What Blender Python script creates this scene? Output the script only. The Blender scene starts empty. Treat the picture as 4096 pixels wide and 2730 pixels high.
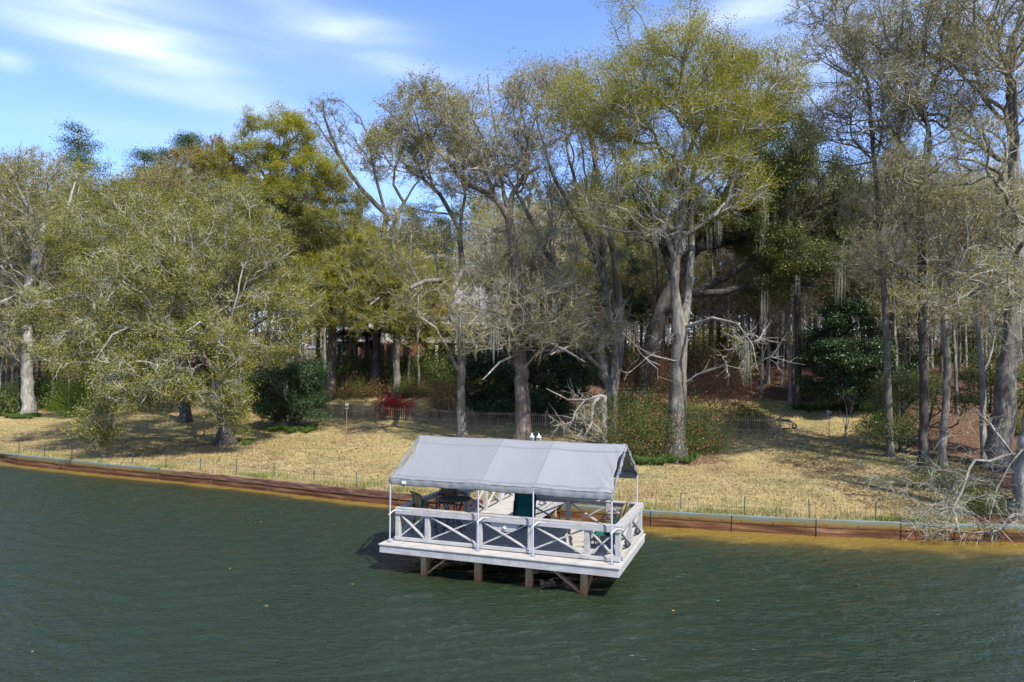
import bpy, math, random
import numpy as np
from mathutils import Vector, Matrix
S = bpy.context.scene
COL = S.collection
rad = math.radians
# ------------------------------------------------------------ camera
FPX, PITCH, ROLL, CAMZ = 2886.6, 0.03, 0.0062, 5.67
cam = bpy.data.objects.new('camera', bpy.data.cameras.new('camera'))
COL.objects.link(cam)
cam.data.sensor_width = 36
cam.data.lens = 36*FPX/4096
cam.data.clip_end = 3000
cam.location = (0, 0, CAMZ)
CM = Matrix.Rotation(math.pi/2+PITCH, 4, 'X') @ Matrix.Rotation(ROLL, 4, 'Z')
cam.rotation_euler = CM.to_euler()
S.camera = cam
# ------------------------------------------------------------ sky, sun, exposure
SUN_EL, SUN_AZ = rad(48), rad(145)
w = bpy.data.worlds.new('World'); S.world = w; w.use_nodes = True
nt = w.node_tree; N = nt.nodes; L = nt.links
bg = N['Background']; bg.inputs[1].default_value = 0.148
sky = N.new('ShaderNodeTexSky'); sky.sky_type = 'NISHITA'; sky.sun_disc = False
sky.sun_elevation = SUN_EL; sky.sun_rotation = SUN_AZ
sky.air_density = 1.0; sky.dust_density = 0.6; sky.ozone_density = 2.6
def wn(t, **k):
    n = N.new(t)
    for a, b in k.items(): setattr(n, a, b)
    return n
def wmath(op, a, b=None, clamp=False):
    n = wn('ShaderNodeMath', operation=op, use_clamp=clamp)
    for i, v in enumerate((a, b)):
        if v is None: continue
        if isinstance(v, (int, float)): n.inputs[i].default_value = v
        else: L.new(v, n.inputs[i])
    return n.outputs[0]
tc = wn('ShaderNodeTexCoord')
sep = wn('ShaderNodeSeparateXYZ'); L.new(tc.outputs['Generated'], sep.inputs[0])
az = wmath('ARCTAN2', sep.outputs[0], sep.outputs[1])
el = wmath('ARCSINE', sep.outputs[2])
cmb = wn('ShaderNodeCombineXYZ'); L.new(az, cmb.inputs[0]); L.new(el, cmb.inputs[1])
n1 = wn('ShaderNodeTexNoise'); mp = wn('ShaderNodeMapping'); L.new(cmb.outputs[0], mp.inputs[0])
mp.inputs['Rotation'].default_value = (0, 0, rad(-6)); mp.inputs['Scale'].default_value = (2.2, 13, 1)
L.new(mp.outputs[0], n1.inputs['Vector']); n1.inputs['Scale'].default_value = 2.2; n1.inputs['Detail'].default_value = 6
n1.inputs['Distortion'].default_value = 0.5
def blob(px, py, rx, ry, ang, amp):   # a cirrus patch at a fixed direction of the sky (azimuth, elevation)
    a0, e0 = math.atan((px-2048)/FPX), math.atan((1452-py)/FPX)
    dx = wmath('SUBTRACT', az, a0); dy = wmath('SUBTRACT', el, e0)
    c, s = math.cos(ang), math.sin(ang)
    u = wmath('ADD', wmath('MULTIPLY', dx, c/rx*FPX), wmath('MULTIPLY', dy, s/rx*FPX))
    v = wmath('ADD', wmath('MULTIPLY', dx, -s/ry*FPX), wmath('MULTIPLY', dy, c/ry*FPX))
    r2 = wmath('ADD', wmath('MULTIPLY', u, u), wmath('MULTIPLY', v, v))
    g = wmath('POWER', 2.718, wmath('MULTIPLY', r2, -1.0))
    return wmath('MULTIPLY', g, amp)
bl = [(250, 170, 620, 130, -0.12, .62), (900, 440, 700, 75, -0.35, .42), (330, 330, 330, 40, -0.05, .85), (560, 290, 150, 28, 0.12, .5),
      (1400, 150, 230, 45, 0.05, .75), (1580, 265, 170, 32, -0.12, .6), (600, 470, 240, 40, -0.12, .4), (0, 465, 60, 30, 0, .7),
      (2980, 80, 330, 60, 0.12, .6), (1900, 330, 600, 60, -0.1, .22), (1000, 40, 420, 55, -0.15, .4), (3500, 330, 700, 220, 0.1, .55), (1200, 640, 900, 70, 0, .25)]
acc = None
for b in bl:
    o = blob(*b); acc = o if acc is None else wmath('ADD', acc, o)
nn = wmath('ADD', wmath('MULTIPLY', n1.outputs[0], 1.9), -0.25)
cl = wmath('MULTIPLY', wmath('MULTIPLY', acc, nn, False), 0.72, True)
base = wn('ShaderNodeMix', data_type='RGBA', blend_type='MULTIPLY'); base.inputs[0].default_value = 1
L.new(sky.outputs[0], base.inputs[6]); base.inputs[7].default_value = (0.80, 0.87, 1.12, 1)
mx = wn('ShaderNodeMix', data_type='RGBA')
L.new(cl, mx.inputs[0]); L.new(base.outputs[2], mx.inputs[6]); mx.inputs[7].default_value = (4.5, 5.0, 6.2, 1)
L.new(mx.outputs[2], bg.inputs[0])
sl = bpy.data.lights.new('sun', 'SUN'); sl.energy = 4.2; sl.angle = rad(.53); sl.color = (1, .95, .86)
so = bpy.data.objects.new('sun', sl); COL.objects.link(so)
sdir = Vector((math.cos(SUN_EL)*math.sin(SUN_AZ), math.cos(SUN_EL)*math.cos(SUN_AZ), math.sin(SUN_EL)))
so.rotation_euler = sdir.to_track_quat('Z', 'Y').to_euler()
S.view_settings.view_transform = 'Standard'; S.view_settings.look = 'None'
S.view_settings.exposure = 0.92; S.view_settings.gamma = 1
S.render.engine = 'CYCLES'
S.cycles.max_bounces = 7; S.cycles.diffuse_bounces = 4; S.cycles.glossy_bounces = 3; S.cycles.transmission_bounces = 4; S.cycles.transparent_max_bounces = 4
S.cycles.caustics_reflective = False; S.cycles.caustics_refractive = False

# ------------------------------------------------------------ measuring helpers
def ray(px, py):
    v = CM.to_3x3() @ Vector(((px-2048)/FPX, -(py-1365)/FPX, -1))
    return v/v.y
def at(px, py, Y):
    v = ray(px, py); return Vector((v.x*Y, Y, CAMZ+v.z*Y))
WL = [(0, 1853), (350, 1893), (700, 1925), (1000, 1957), (1300, 1993), (1555, 2022), (2570, 2103), (3000, 2130), (3350, 2150), (3700, 2161), (4050, 2168)]
sh = []
for px, py in WL:
    v = ray(px, py); t = -CAMZ/v.z; sh.append((v.x*t, t))
shX = np.array([-150, -60]+[p[0] for p in sh]+[19.5, 24, 60, 150.]); shY = np.array([110, 66]+[p[1] for p in sh]+[22.6, 20.5, 8, -20.])
def shoreY(x):
    x = np.asarray(x, float)
    return (np.interp(x-.8, shX, shY)+np.interp(x, shX, shY)+np.interp(x+.8, shX, shY))/3
def gz(x, y):
    x = np.asarray(x, float); y = np.asarray(y, float)
    s = (y-shoreY(x))*.93
    z = np.interp(s, [0, 3, 10, 18, 22, 25, 28, 32, 40, 55, 80, 400], [.5, .58, .85, 1.35, 1.75, 2.5, 3.6, 4.4, 4.9, 5.4, 6.2, 8])
    z = z+.0*x+(.05*np.sin(x*.7+y*.3)+.05*np.sin(x*.31-y*.5))*np.clip(s/6, 0, 1)
    return z+np.clip(s-12, 0, 30)*np.clip((x-6)/14, 0, 1)*.03
def gp(px, py):     # the ground point seen at a pixel
    v = ray(px, py); t = 15.
    while t < 200:
        if CAMZ+v.z*t < float(gz(v.x*t, t)) and t > float(shoreY(v.x*t)): break
        t += .05
    return Vector((v.x*t, t, float(gz(v.x*t, t))))

# ------------------------------------------------------------ materials
MATS = {}
class NT:
    def __init__(s, name, rough=.8, spec=.3):
        s.m = bpy.data.materials.new(name); s.m.use_nodes = True; s.t = s.m.node_tree; s.b = s.t.nodes['Principled BSDF']
        s.b.inputs['Roughness'].default_value = rough; s.b.inputs['Specular IOR Level'].default_value = spec
        MATS[name] = s.m
    def n(s, t, **k):
        n = s.t.nodes.new(t)
        for a, b in k.items():
            if a in n.bl_rna.properties: setattr(n, a, b)
            else: n.inputs[a].default_value = b
        return n
    def l(s, a, b): s.t.links.new(a, b)
    def noise(s, scale, detail=4, stretch=None, coord='Object', rough=.55):
        tc = s.n('ShaderNodeTexCoord'); mp = s.n('ShaderNodeMapping'); s.l(tc.outputs[coord], mp.inputs[0])
        if stretch: mp.inputs['Scale'].default_value = stretch
        n = s.n('ShaderNodeTexNoise', Scale=scale, Detail=detail, Roughness=rough); s.l(mp.outputs[0], n.inputs['Vector'])
        return n.outputs[0]
    def ramp(s, fac, stops):
        r = s.n('ShaderNodeValToRGB'); e = r.color_ramp.elements
        while len(e) < len(stops): e.new(.5)
        for q, (p, c) in zip(e, stops): q.position = p; q.color = (*c, 1) if len(c) == 3 else c
        s.l(fac, r.inputs[0]); return r.outputs[0]
    def mix(s, f, a, b, mode='MIX'):
        m = s.n('ShaderNodeMix', data_type='RGBA', blend_type=mode)
        for i, v in ((0, f), (6, a), (7, b)):
            if isinstance(v, (int, float)): m.inputs[i].default_value = v
            elif isinstance(v, tuple): m.inputs[i].default_value = (*v, 1)
            else: s.l(v, m.inputs[i])
        return m.outputs[2]
    def math(s, op, a, b, clamp=False):
        m = s.n('ShaderNodeMath', operation=op, use_clamp=clamp)
        for i, v in enumerate((a, b)):
            if isinstance(v, (int, float)): m.inputs[i].default_value = v
            else: s.l(v, m.inputs[i])
        return m.outputs[0]
    def bump(s, h, strength, dist):
        b = s.n('ShaderNodeBump', Strength=strength, Distance=dist); s.l(h, b.inputs['Height']); s.l(b.outputs[0], s.b.inputs['Normal'])
    def col(s, c): s.l(c, s.b.inputs['Base Color'])
    def attr(s, name): return s.n('ShaderNodeAttribute', attribute_name=name)
def hexl(r, g, b): return tuple(((v/255)/12.92 if v < 11 else ((v/255+.055)/1.055)**2.4) for v in (r, g, b))
def leafmat(name, stops, trans=.25, rough=.55, spec=.25):
    s = NT(name, rough, spec)
    a = s.attr('tint').outputs['Fac']; c = s.ramp(a, stops); s.col(c)
    if trans:
        tr = s.n('ShaderNodeBsdfTranslucent'); s.l(c, tr.inputs[0]); ms = s.n('ShaderNodeMixShader'); ms.inputs[0].default_value = trans
        out = s.t.nodes['Material Output']; s.l(s.b.outputs[0], ms.inputs[1]); s.l(tr.outputs[0], ms.inputs[2]); s.l(ms.outputs[0], out.inputs[0])
    return s.m
def barkmat(name, c1, c2, c3, sc=7):
    s = NT(name, .9, .12); n = s.noise(sc, 8, (1, 1, .2), 'Object', .7); n2 = s.noise(sc*.14, 3)
    c = s.ramp(n, [(.3, c1), (.52, c2), (.72, c3)]); s.col(s.mix(s.ramp(n2, [(.42, (0, 0, 0)), (.6, (.7, .7, .7))]), c, c1)); s.bump(n, 1.0, .12)
barkmat('bark_grey', (.07, .062, .05), (.21, .19, .155), (.44, .41, .35))
barkmat('bark_pale', (.14, .125, .10), (.34, .32, .275), (.58, .55, .49))
barkmat('bark_dark', (.035, .03, .026), (.10, .088, .075), (.22, .2, .175))
barkmat('bark_brown', (.08, .06, .045), (.21, .17, .13), (.38, .33, .27))
def twigmat(name, a, b):
    s = NT(name, .85, .15); s.col(s.ramp(s.attr('tint').outputs['Fac'], [(0, a), (1, b)]))
twigmat('twig_pale', (.22, .19, .14), (.58, .53, .43))
twigmat('twig_grey', (.15, .125, .085), (.42, .37, .27))
twigmat('twig_dark', (.05, .045, .038), (.2, .185, .155))
twigmat('twig_brown', (.14, .11, .08), (.46, .38, .29))
leafmat('leaf_oak', [(0, (.05, .06, .015)), (.3, (.13, .14, .03)), (.65, (.26, .25, .045)), (.9, (.38, .30, .07)), (1, (.44, .27, .05))], .35)
leafmat('leaf_yellow', [(0, (.15, .155, .012)), (.5, (.31, .295, .022)), (.85, (.42, .37, .035)), (1, (.46, .33, .06))], .45)
leafmat('leaf_bud', [(0, (.14, .13, .025)), (.5, (.25, .225, .04)), (.8, (.34, .29, .07)), (1, (.40, .28, .11))], .4)
leafmat('leaf_orange', [(0, (.17, .14, .035)), (.5, (.26, .19, .045)), (1, (.36, .23, .07))], .3)
leafmat('leaf_dark', [(0, (.018, .036, .014)), (.6, (.04, .078, .026)), (.9, (.085, .13, .045)), (1, (.16, .20, .07))], .15, .38, .35)
leafmat('leaf_live', [(0, (.03, .05, .012)), (.5, (.08, .11, .022)), (.85, (.16, .18, .04)), (1, (.26, .22, .055))], .25, .4, .4)
leafmat('leaf_lime', [(0, (.08, .14, .01)), (.6, (.17, .26, .02)), (1, (.27, .33, .05))], .35)
leafmat('leaf_azalea', [(0, (.03, .06, .012)), (.5, (.09, .13, .028)), (.82, (.17, .18, .045)), (.93, (.26, .15, .06)), (1, (.34, .14, .08))], .25)
leafmat('leaf_hedge', [(0, (.045, .075, .02)), (.5, (.11, .16, .042)), (.88, (.22, .24, .065)), (1, (.26, .15, .07))], .2, .45, .3)
leafmat('leaf_red', [(0, (.16, .05, .03)), (.4, (.30, .11, .065)), (.75, (.20, .17, .05)), (1, (.32, .12, .08))], .3)
leafmat('leaf_pine', [(0, (.03, .055, .018)), (.6, (.07, .12, .035)), (1, (.14, .19, .07))], .25)
leafmat('leaf_palm', [(0, (.05, .09, .03)), (1, (.17, .22, .09))], .2)
leafmat('thatch', [(0, (.02, .017, .012)), (1, (.07, .055, .04))], 0)
leafmat('flower_red', [(0, (.45, .012, .014)), (1, (.8, .045, .05))], .35)
leafmat('flower_pink', [(0, (.48, .06, .08)), (1, (.72, .22, .2))], .3)
leafmat('moss', [(0, (.09, .09, .07)), (1, (.26, .26, .21))], .2, .95)
leafmat('blade_straw', [(0, (.26, .18, .09)), (.6, (.47, .38, .18)), (.8, (.25, .24, .07)), (1, (.14, .18, .04))], .25)
leafmat('blade_green', [(0, (.04, .08, .015)), (1, (.12, .19, .035))], .3)
leafmat('leaf_litter', [(0, (.05, .03, .02)), (.5, (.16, .085, .05)), (.85, (.28, .16, .09)), (1, (.46, .34, .22))], 0)
leafmat('floating_leaf', [(0, (.4, .25, .06)), (1, (.6, .45, .15))], 0)
leafmat('far_foliage', [(0, (.09, .09, .04)), (.5, (.20, .175, .10)), (.85, (.30, .26, .17)), (1, (.38, .34, .27))], .3)
def paint(name, c, dirt=.25, rough=.55, wood=True):
    s = NT(name, rough, .3); n = s.noise(3.5, 7, (1, 1, 1), 'Object', .65); g = s.noise(30, 3, (.06, 1, 1) if wood else None)
    d = s.mix(s.ramp(n, [(.45, (0, 0, 0)), (.75, (dirt,)*3)]), c, (c[0]*.4, c[1]*.38, c[2]*.33)); s.col(s.mix(.3, d, s.ramp(g, [(.35, (.3, .28, .25)), (.6, (1, 1, 1))]), 'MULTIPLY'))
    s.bump(g, .35, .004)
paint('white_paint', (.41, .40, .38), .5); paint('deck_paint', (.45, .42, .37), .5, .7); paint('cream_paint', (.55, .53, .47)); 
paint('siding', (.6, .58, .54)); paint('brown_metal', (.035, .027, .022), .2, .4, False); paint('black_metal', (.02, .019, .018), .2, .45, False)
def weathered(name, cols, sc=2, st=(.12, 1, 1)):
    s = NT(name, .85, .15); n = s.noise(sc*4, 6, st); s.col(s.ramp(n, [(.25, cols[0]), (.5, cols[1]), (.75, cols[2])])); s.bump(n, .6, .012); return s
# piles: grey above, rust brown at the splash line
s = weathered('pile_wood', [(.15, .10, .055), (.38, .27, .14), (.52, .43, .28)], 2, (1, 1, .12))
tcp = s.n('ShaderNodeNewGeometry'); sx = s.n('ShaderNodeSeparateXYZ'); s.l(tcp.outputs['Position'], sx.inputs[0])
f = s.n('ShaderNodeMapRange'); f.inputs[1].default_value = .45; f.inputs[2].default_value = .02; s.l(sx.outputs[2], f.inputs[0])
prev = s.b.inputs['Base Color'].links[0].from_socket
s.col(s.mix(f.outputs[0], prev, s.mix(.75, prev, (.26, .075, .025))))
s = NT('metal_galv', .42, .5); s.b.inputs['Metallic'].default_value = .3; s.b.inputs['Base Color'].default_value = (.24, .26, .33, 1)
s = NT('tarp', .5, .35)
a = s.attr('tint').outputs['Fac']; n = s.noise(1.4, 3); wv = s.noise(7, 4, (1, .25, 1))
c = s.ramp(a, [(0, (.175, .18, .178)), (.08, (.2, .205, .2)), (1, (.24, .243, .236))]); s.col(s.mix(s.math('MULTIPLY', n, .25), c, (.17, .17, .165))); s.bump(wv, .3, .02)
s = NT('sling_tan', .8, .2); g = s.noise(60, 2); s.col(s.ramp(g, [(.4, (.16, .125, .05)), (.6, (.27, .21, .10))]))
s = NT('sling_brown_shade', .8, .2); g = s.noise(60, 2); s.col(s.ramp(g, [(.4, (.08, .055, .025)), (.6, (.15, .11, .05))]))  # brown sling with the shadow on its back put into the colour
s = NT('sling_teal', .7, .2); g = s.noise(60, 2); s.col(s.ramp(g, [(.4, (.008, .085, .075)), (.6, (.02, .15, .13))]))
s = NT('table_top', .5, .4); v = s.n('ShaderNodeTexVoronoi', Scale=14.); tcx = s.n('ShaderNodeTexCoord'); s.l(tcx.outputs['Object'], v.inputs[0]); s.col(s.ramp(v.outputs[0], [(.2, (.035, .033, .032)), (.6, (.10, .085, .07))])); s.bump(v.outputs[0], .4, .01)
s = NT('brick', .9, .2); b = s.n('ShaderNodeTexBrick', Scale=4.); tcx = s.n('ShaderNodeTexCoord'); mpp = s.n('ShaderNodeMapping'); mpp.inputs['Rotation'].default_value = (math.pi/2, 0, 0); s.l(tcx.outputs['Object'], mpp.inputs[0]); s.l(mpp.outputs[0], b.inputs[0])
b.inputs['Color1'].default_value = (.20, .06, .035, 1); b.inputs['Color2'].default_value = (.28, .095, .055, 1); b.inputs['Mortar'].default_value = (.35, .25, .2, 1); b.inputs['Mortar Size'].default_value = .012; s.col(b.outputs[0])
s = NT('shingle', .9, .2); n = s.noise(6, 5, (1, 3, 3)); s.col(s.ramp(n, [(.3, (.13, .12, .12)), (.7, (.26, .24, .235))]))
s = NT('window_glass', .06, .6); s.b.inputs['Base Color'].default_value = (.012, .014, .016, 1)
s = NT('red_plastic', .4, .4); s.b.inputs['Base Color'].default_value = (.42, .03, .02, 1)
s = NT('orange_plastic', .5, .3); s.col(s.ramp(s.noise(9, 2), [(.4, (.75, .16, .10)), (.65, (.8, .4, .36))]))
s = NT('lamp_metal', .35, .5); s.b.inputs['Metallic'].default_value = .3; s.b.inputs['Base Color'].default_value = (.62, .66, .68, 1)
s = NT('lamp_glass', .1, .5); s.b.inputs['Base Color'].default_value = (.75, .8, .78, 1); s.b.inputs['Transmission Weight'].default_value = .85
s = NT('post_green', .6, .3); s.b.inputs['Base Color'].default_value = (.035, .07, .06, 1)
s = NT('wire_rust', .7, .3); s.col(s.ramp(s.noise(3, 2), [(.4, (.05, .06, .05)), (.6, (.13, .09, .06))]))
s = NT('rust_pole', .7, .3); s.b.inputs['Base Color'].default_value = (.17, .09, .06, 1)
s = NT('fence_wood', .9, .1); s.col(s.ramp(s.noise(2, 4, (1, 1, .3)), [(.35, (.17, .13, .08)), (.65, (.40, .31, .19))]))
s = NT('grey_wood', .9, .1); s.col(s.ramp(s.noise(5, 4), [(.35, (.15, .15, .125)), (.65, (.27, .27, .23))]))
s = NT('strap', .8, .1); s.b.inputs['Base Color'].default_value = (.68, .68, .66, 1)
# seawall boards
s = NT('seawall_cap', .75, .25); tcx = s.n('ShaderNodeNewGeometry'); sx = s.n('ShaderNodeSeparateXYZ'); s.l(tcx.outputs['Position'], sx.inputs[0])
hz = s.n('ShaderNodeMapRange'); hz.inputs[1].default_value = .27; hz.inputs[2].default_value = .56; s.l(sx.outputs[2], hz.inputs[0])
n = s.noise(1.3, 5, (1, 1, 2), 'Object'); fz = s.math('ADD', hz.outputs[0], s.math('MULTIPLY', s.math('SUBTRACT', n, .5), 1.1))
wx = s.n('ShaderNodeMapRange'); wx.inputs[1].default_value = -12.; wx.inputs[2].default_value = -1.; s.l(sx.outputs[0], wx.inputs[0])
cb = s.ramp(fz, [(.05, (.12, .055, .025)), (.3, (.17, .10, .025)), (.5, (.16, .125, .05)), (.75, (.11, .13, .10)), (1, (.13, .165, .155))])
wd = s.ramp(s.noise(5, 6, (.25, .25, 2.5)), [(.3, (.04, .03, .02)), (.5, (.13, .06, .035)), (.62, (.19, .12, .08)), (.8, (.26, .21, .15))])
lf = s.n('ShaderNodeMapRange'); lf.inputs[1].default_value = -17.; lf.inputs[2].default_value = -15.; s.l(sx.outputs[0], lf.inputs[0])
rt = s.n('ShaderNodeMapRange'); rt.inputs[1].default_value = 2.; rt.inputs[2].default_value = -1.; s.l(sx.outputs[0], rt.inputs[0])
s.col(s.mix(s.math('MULTIPLY', lf.outputs[0], rt.outputs[0]), cb, wd)); s.bump(n, .3, .02)
s = NT('seawall_board', .85, .15); n = s.noise(2.5, 6, (.25, .25, 3)); s.col(s.ramp(n, [(.3, (.04, .022, .014)), (.48, (.10, .043, .020)), (.6, (.16, .075, .035)), (.78, (.28, .2, .13))])); s.bump(n, .5, .02)
# lawn + leaf beds
s = NT('lawn_and_leaf_beds', .95, .1)
n1 = s.noise(.35, 5, None, 'Object', .6); n2 = s.noise(14, 5, None, 'Object', .7); n3 = s.noise(1.8, 4); n4 = s.noise(60, 3, None, 'Object', .7)
gr = s.ramp(n1, [(.36, (.30, .20, .10)), (.46, (.42, .32, .15)), (.54, (.42, .34, .155)), (.6, (.25, .22, .09)), (.68, (.38, .28, .17)), (.8, (.46, .38, .27))])
gr = s.mix(s.ramp(n3, [(.5, (0, 0, 0)), (.7, (.75, .75, .75))]), gr, (.22, .20, .08))
gr = s.mix(s.ramp(s.noise(.9, 4, None, 'Object', .65), [(.58, (0, 0, 0)), (.7, (.6, .6, .6))]), gr, (.50, .42, .32))
gr = s.mix(.6, gr, s.ramp(n2, [(.3, (.35, .33, .28)), (.5, (.9, .9, .86)), (.75, (1.4, 1.35, 1.25))]), 'MULTIPLY')
lt = s.ramp(n2, [(.3, (.05, .03, .02)), (.5, (.14, .08, .05)), (.65, (.24, .145, .09)), (.8, (.36, .25, .16))])
bd = s.attr('bed').outputs['Fac']; bf = s.math('ADD', bd, s.math('MULTIPLY', s.math('SUBTRACT', n3, .5), 1.2))
s.col(s.mix(s.ramp(bf, [(.45, (0, 0, 0)), (.6, (1, 1, 1))]), gr, lt))
s.bump(s.math('ADD', n2, s.math('MULTIPLY', n4, .5)), .9, .06)
# water: murky green lake, amber where it is shallow along the wall
s = NT('water', .03, .85); s.b.inputs['IOR'].default_value = 1.333
sd = s.attr('shore').outputs['Fac']; n = s.noise(.55, 4, (1, 1, 1)); n5 = s.noise(.12, 3)
fs = s.math('ADD', sd, s.math('MULTIPLY', s.math('SUBTRACT', n, .5), 2.2))
deep = s.mix(n5, (.014, .027, .015), (.022, .030, .011))
s.col(s.mix(s.ramp(s.math('DIVIDE', fs, 10.), [(.0, (1, 1, 1)), (.12, (.9, .9, .9)), (.22, (.12, .12, .12)), (.4, (0, 0, 0))]), deep, (.19, .125, .022)))
def wavelet(scale, st, rot, det, dist=.0):
    tcx = s.n('ShaderNodeTexCoord'); mpp = s.n('ShaderNodeMapping'); mpp.inputs['Scale'].default_value = st; mpp.inputs['Rotation'].default_value = (0, 0, rot)
    s.l(tcx.outputs['Object'], mpp.inputs[0]); q = s.n('ShaderNodeTexNoise', Scale=scale, Detail=det, Roughness=.5, Distortion=dist); s.l(mpp.outputs[0], q.inputs['Vector']); return q.outputs[0]
w1 = wavelet(5.0, (.8, 2.0, 1), rad(-12), 2, .6); w2 = wavelet(11, (.8, 1.6, 1), rad(10), 3, .8); w3 = wavelet(20, (.8, 1.4, 1), rad(-25), 2)
hh = s.math('ADD', s.math('ADD', s.math('MULTIPLY', w1, 1.0), s.math('MULTIPLY', w2, .42)), s.math('MULTIPLY', w3, .10))
s.bump(hh, 1.0, .075)
# ------------------------------------------------------------ mesh helpers
def put(name, me, mat=None, parent=None, smooth=False):
    o = bpy.data.objects.new(name, me); COL.objects.link(o)
    if mat: me.materials.append(MATS[mat])
    me.polygons.foreach_set('use_smooth', [bool(smooth)]*len(me.polygons))
    if parent is not None: o.parent = parent
    return o
def npmesh(name, V, F, mat=None, parent=None, smooth=False, tint=None, vattr=None):
    """V (n,3); F (m,4) or (m,3) or a list of such arrays"""
    if not isinstance(F, list): F = [F]
    F = [f for f in F if len(f)]
    if not F: return None
    me = bpy.data.meshes.new(name); me.vertices.add(len(V)); me.vertices.foreach_set('co', np.ascontiguousarray(V, np.float32).ravel())
    tot = np.concatenate([np.full(len(f), f.shape[1]) for f in F]); idx = np.concatenate([f.ravel() for f in F])
    me.loops.add(len(idx)); me.loops.foreach_set('vertex_index', idx.astype(np.int32))
    me.polygons.add(len(tot)); st = np.concatenate([[0], np.cumsum(tot)[:-1]])
    me.polygons.foreach_set('loop_start', st.astype(np.int32)); me.polygons.foreach_set('loop_total', tot.astype(np.int32))
    if tint is not None:
        a = me.attributes.new('tint', 'FLOAT', 'FACE'); a.data.foreach_set('value', np.asarray(tint, np.float32))
    if vattr:
        for k, v in vattr.items():
            a = me.attributes.new(k, 'FLOAT', 'POINT'); a.data.foreach_set('value', np.asarray(v, np.float32))
    me.update(calc_edges=True)
    return put(name, me, mat, parent, smooth)
def tag(o, label=None, cat=None, group=None, kind=None):
    if label: o['label'] = label
    if cat: o['category'] = cat
    if group: o['group'] = group
    if kind: o['kind'] = kind
    return o
def thing(name, label, cat, loc=(0, 0, 0), rz=0, group=None):
    o = bpy.data.objects.new(name, None); COL.objects.link(o); o.empty_display_size = .2
    o.location = loc; o.rotation_euler = (0, 0, rz)
    return tag(o, label, cat, group)
def copy_tree(o, parent=None):
    c = o.copy(); COL.objects.link(c); c.parent = parent
    for ch in KIDS.get(o.name, [x for x in bpy.data.objects if x.parent == o]): copy_tree(ch, c)
    return c
KIDS = {}
class MB:
    def __init__(s): s.v = []; s.q = []; s.t = []
    def box(s, a, b, M=None):
        n = len(s.v); x0, y0, z0 = a; x1, y1, z1 = b
        p = [(x, y, z) for z in (z0, z1) for y in (y0, y1) for x in (x0, x1)]
        if M: p = [tuple(M @ Vector(q)) for q in p]
        s.v += p
        s.q += [tuple(n+i for i in f) for f in ((0, 2, 3, 1), (4, 5, 7, 6), (0, 1, 5, 4), (2, 6, 7, 3), (0, 4, 6, 2), (1, 3, 7, 5))]; return s
    def bar(s, p, q, w, h, up=(0, 0, 1)):   # rectangular bar from p to q
        p, q = Vector(p), Vector(q); d = (q-p); l = d.length; d.normalize(); x = d.cross(Vector(up))
        if x.length < 1e-4: x = d.cross(Vector((1, 0, 0)))
        x.normalize(); z = x.cross(d); M = Matrix.Translation(p) @ Matrix((x, d, z)).transposed().to_4x4()
        return s.box((-w/2, 0, -h/2), (w/2, l, h/2), M)
    def tube(s, pts, r, k=8, caps=True):
        pts = [Vector(p) for p in pts]; rs = r if isinstance(r, (list, tuple)) else [r]*len(pts); n = len(s.v)
        for i, p in enumerate(pts):
            d = (pts[min(i+1, len(pts)-1)]-pts[max(i-1, 0)]).normalized()
            a = d.cross(Vector((.3, .9, .31)).normalized())
            if a.length < .05: a = d.cross(Vector((1, 0, 0)))
            a.normalize(); b = d.cross(a)
            for j in range(k):
                t = 2*math.pi*j/k; s.v.append(tuple(p+(a*math.cos(t)+b*math.sin(t))*rs[i]))
        for i in range(len(pts)-1):
            for j in range(k):
                s.q.append((n+i*k+j, n+i*k+(j+1) % k, n+(i+1)*k+(j+1) % k, n+(i+1)*k+j))
        if caps:
            for base in (0, (len(pts)-1)*k):
                c = len(s.v); s.v.append(tuple(pts[0] if base == 0 else pts[-1]))
                for j in range(k): s.t.append((n+base+j, n+base+(j+1) % k, c))
        return s
    def lathe(s, prof, k=20, c=(0, 0, 0)):
        n = len(s.v)
        for r, z in prof:
            for j in range(k): t = 2*math.pi*j/k; s.v.append((c[0]+r*math.cos(t), c[1]+r*math.sin(t), c[2]+z))
        for i in range(len(prof)-1):
            for j in range(k): s.q.append((n+i*k+j, n+i*k+(j+1) % k, n+(i+1)*k+(j+1) % k, n+(i+1)*k+j))
        return s
    def build(s, name, mat, parent=None, smooth=False, bevel=0):
        F = [np.array(s.q, int).reshape(-1, 4), np.array(s.t, int).reshape(-1, 3)]
        o = npmesh(name, np.array(s.v, float), F, mat, parent, smooth)
        if bevel:
            m = o.modifiers.new('bevel', 'BEVEL'); m.width = bevel; m.segments = 1; m.limit_method = 'ANGLE'
        return o
def rot(v, t): return (v[0]*math.cos(t)-v[1]*math.sin(t), v[0]*math.sin(t)+v[1]*math.cos(t))

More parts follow.
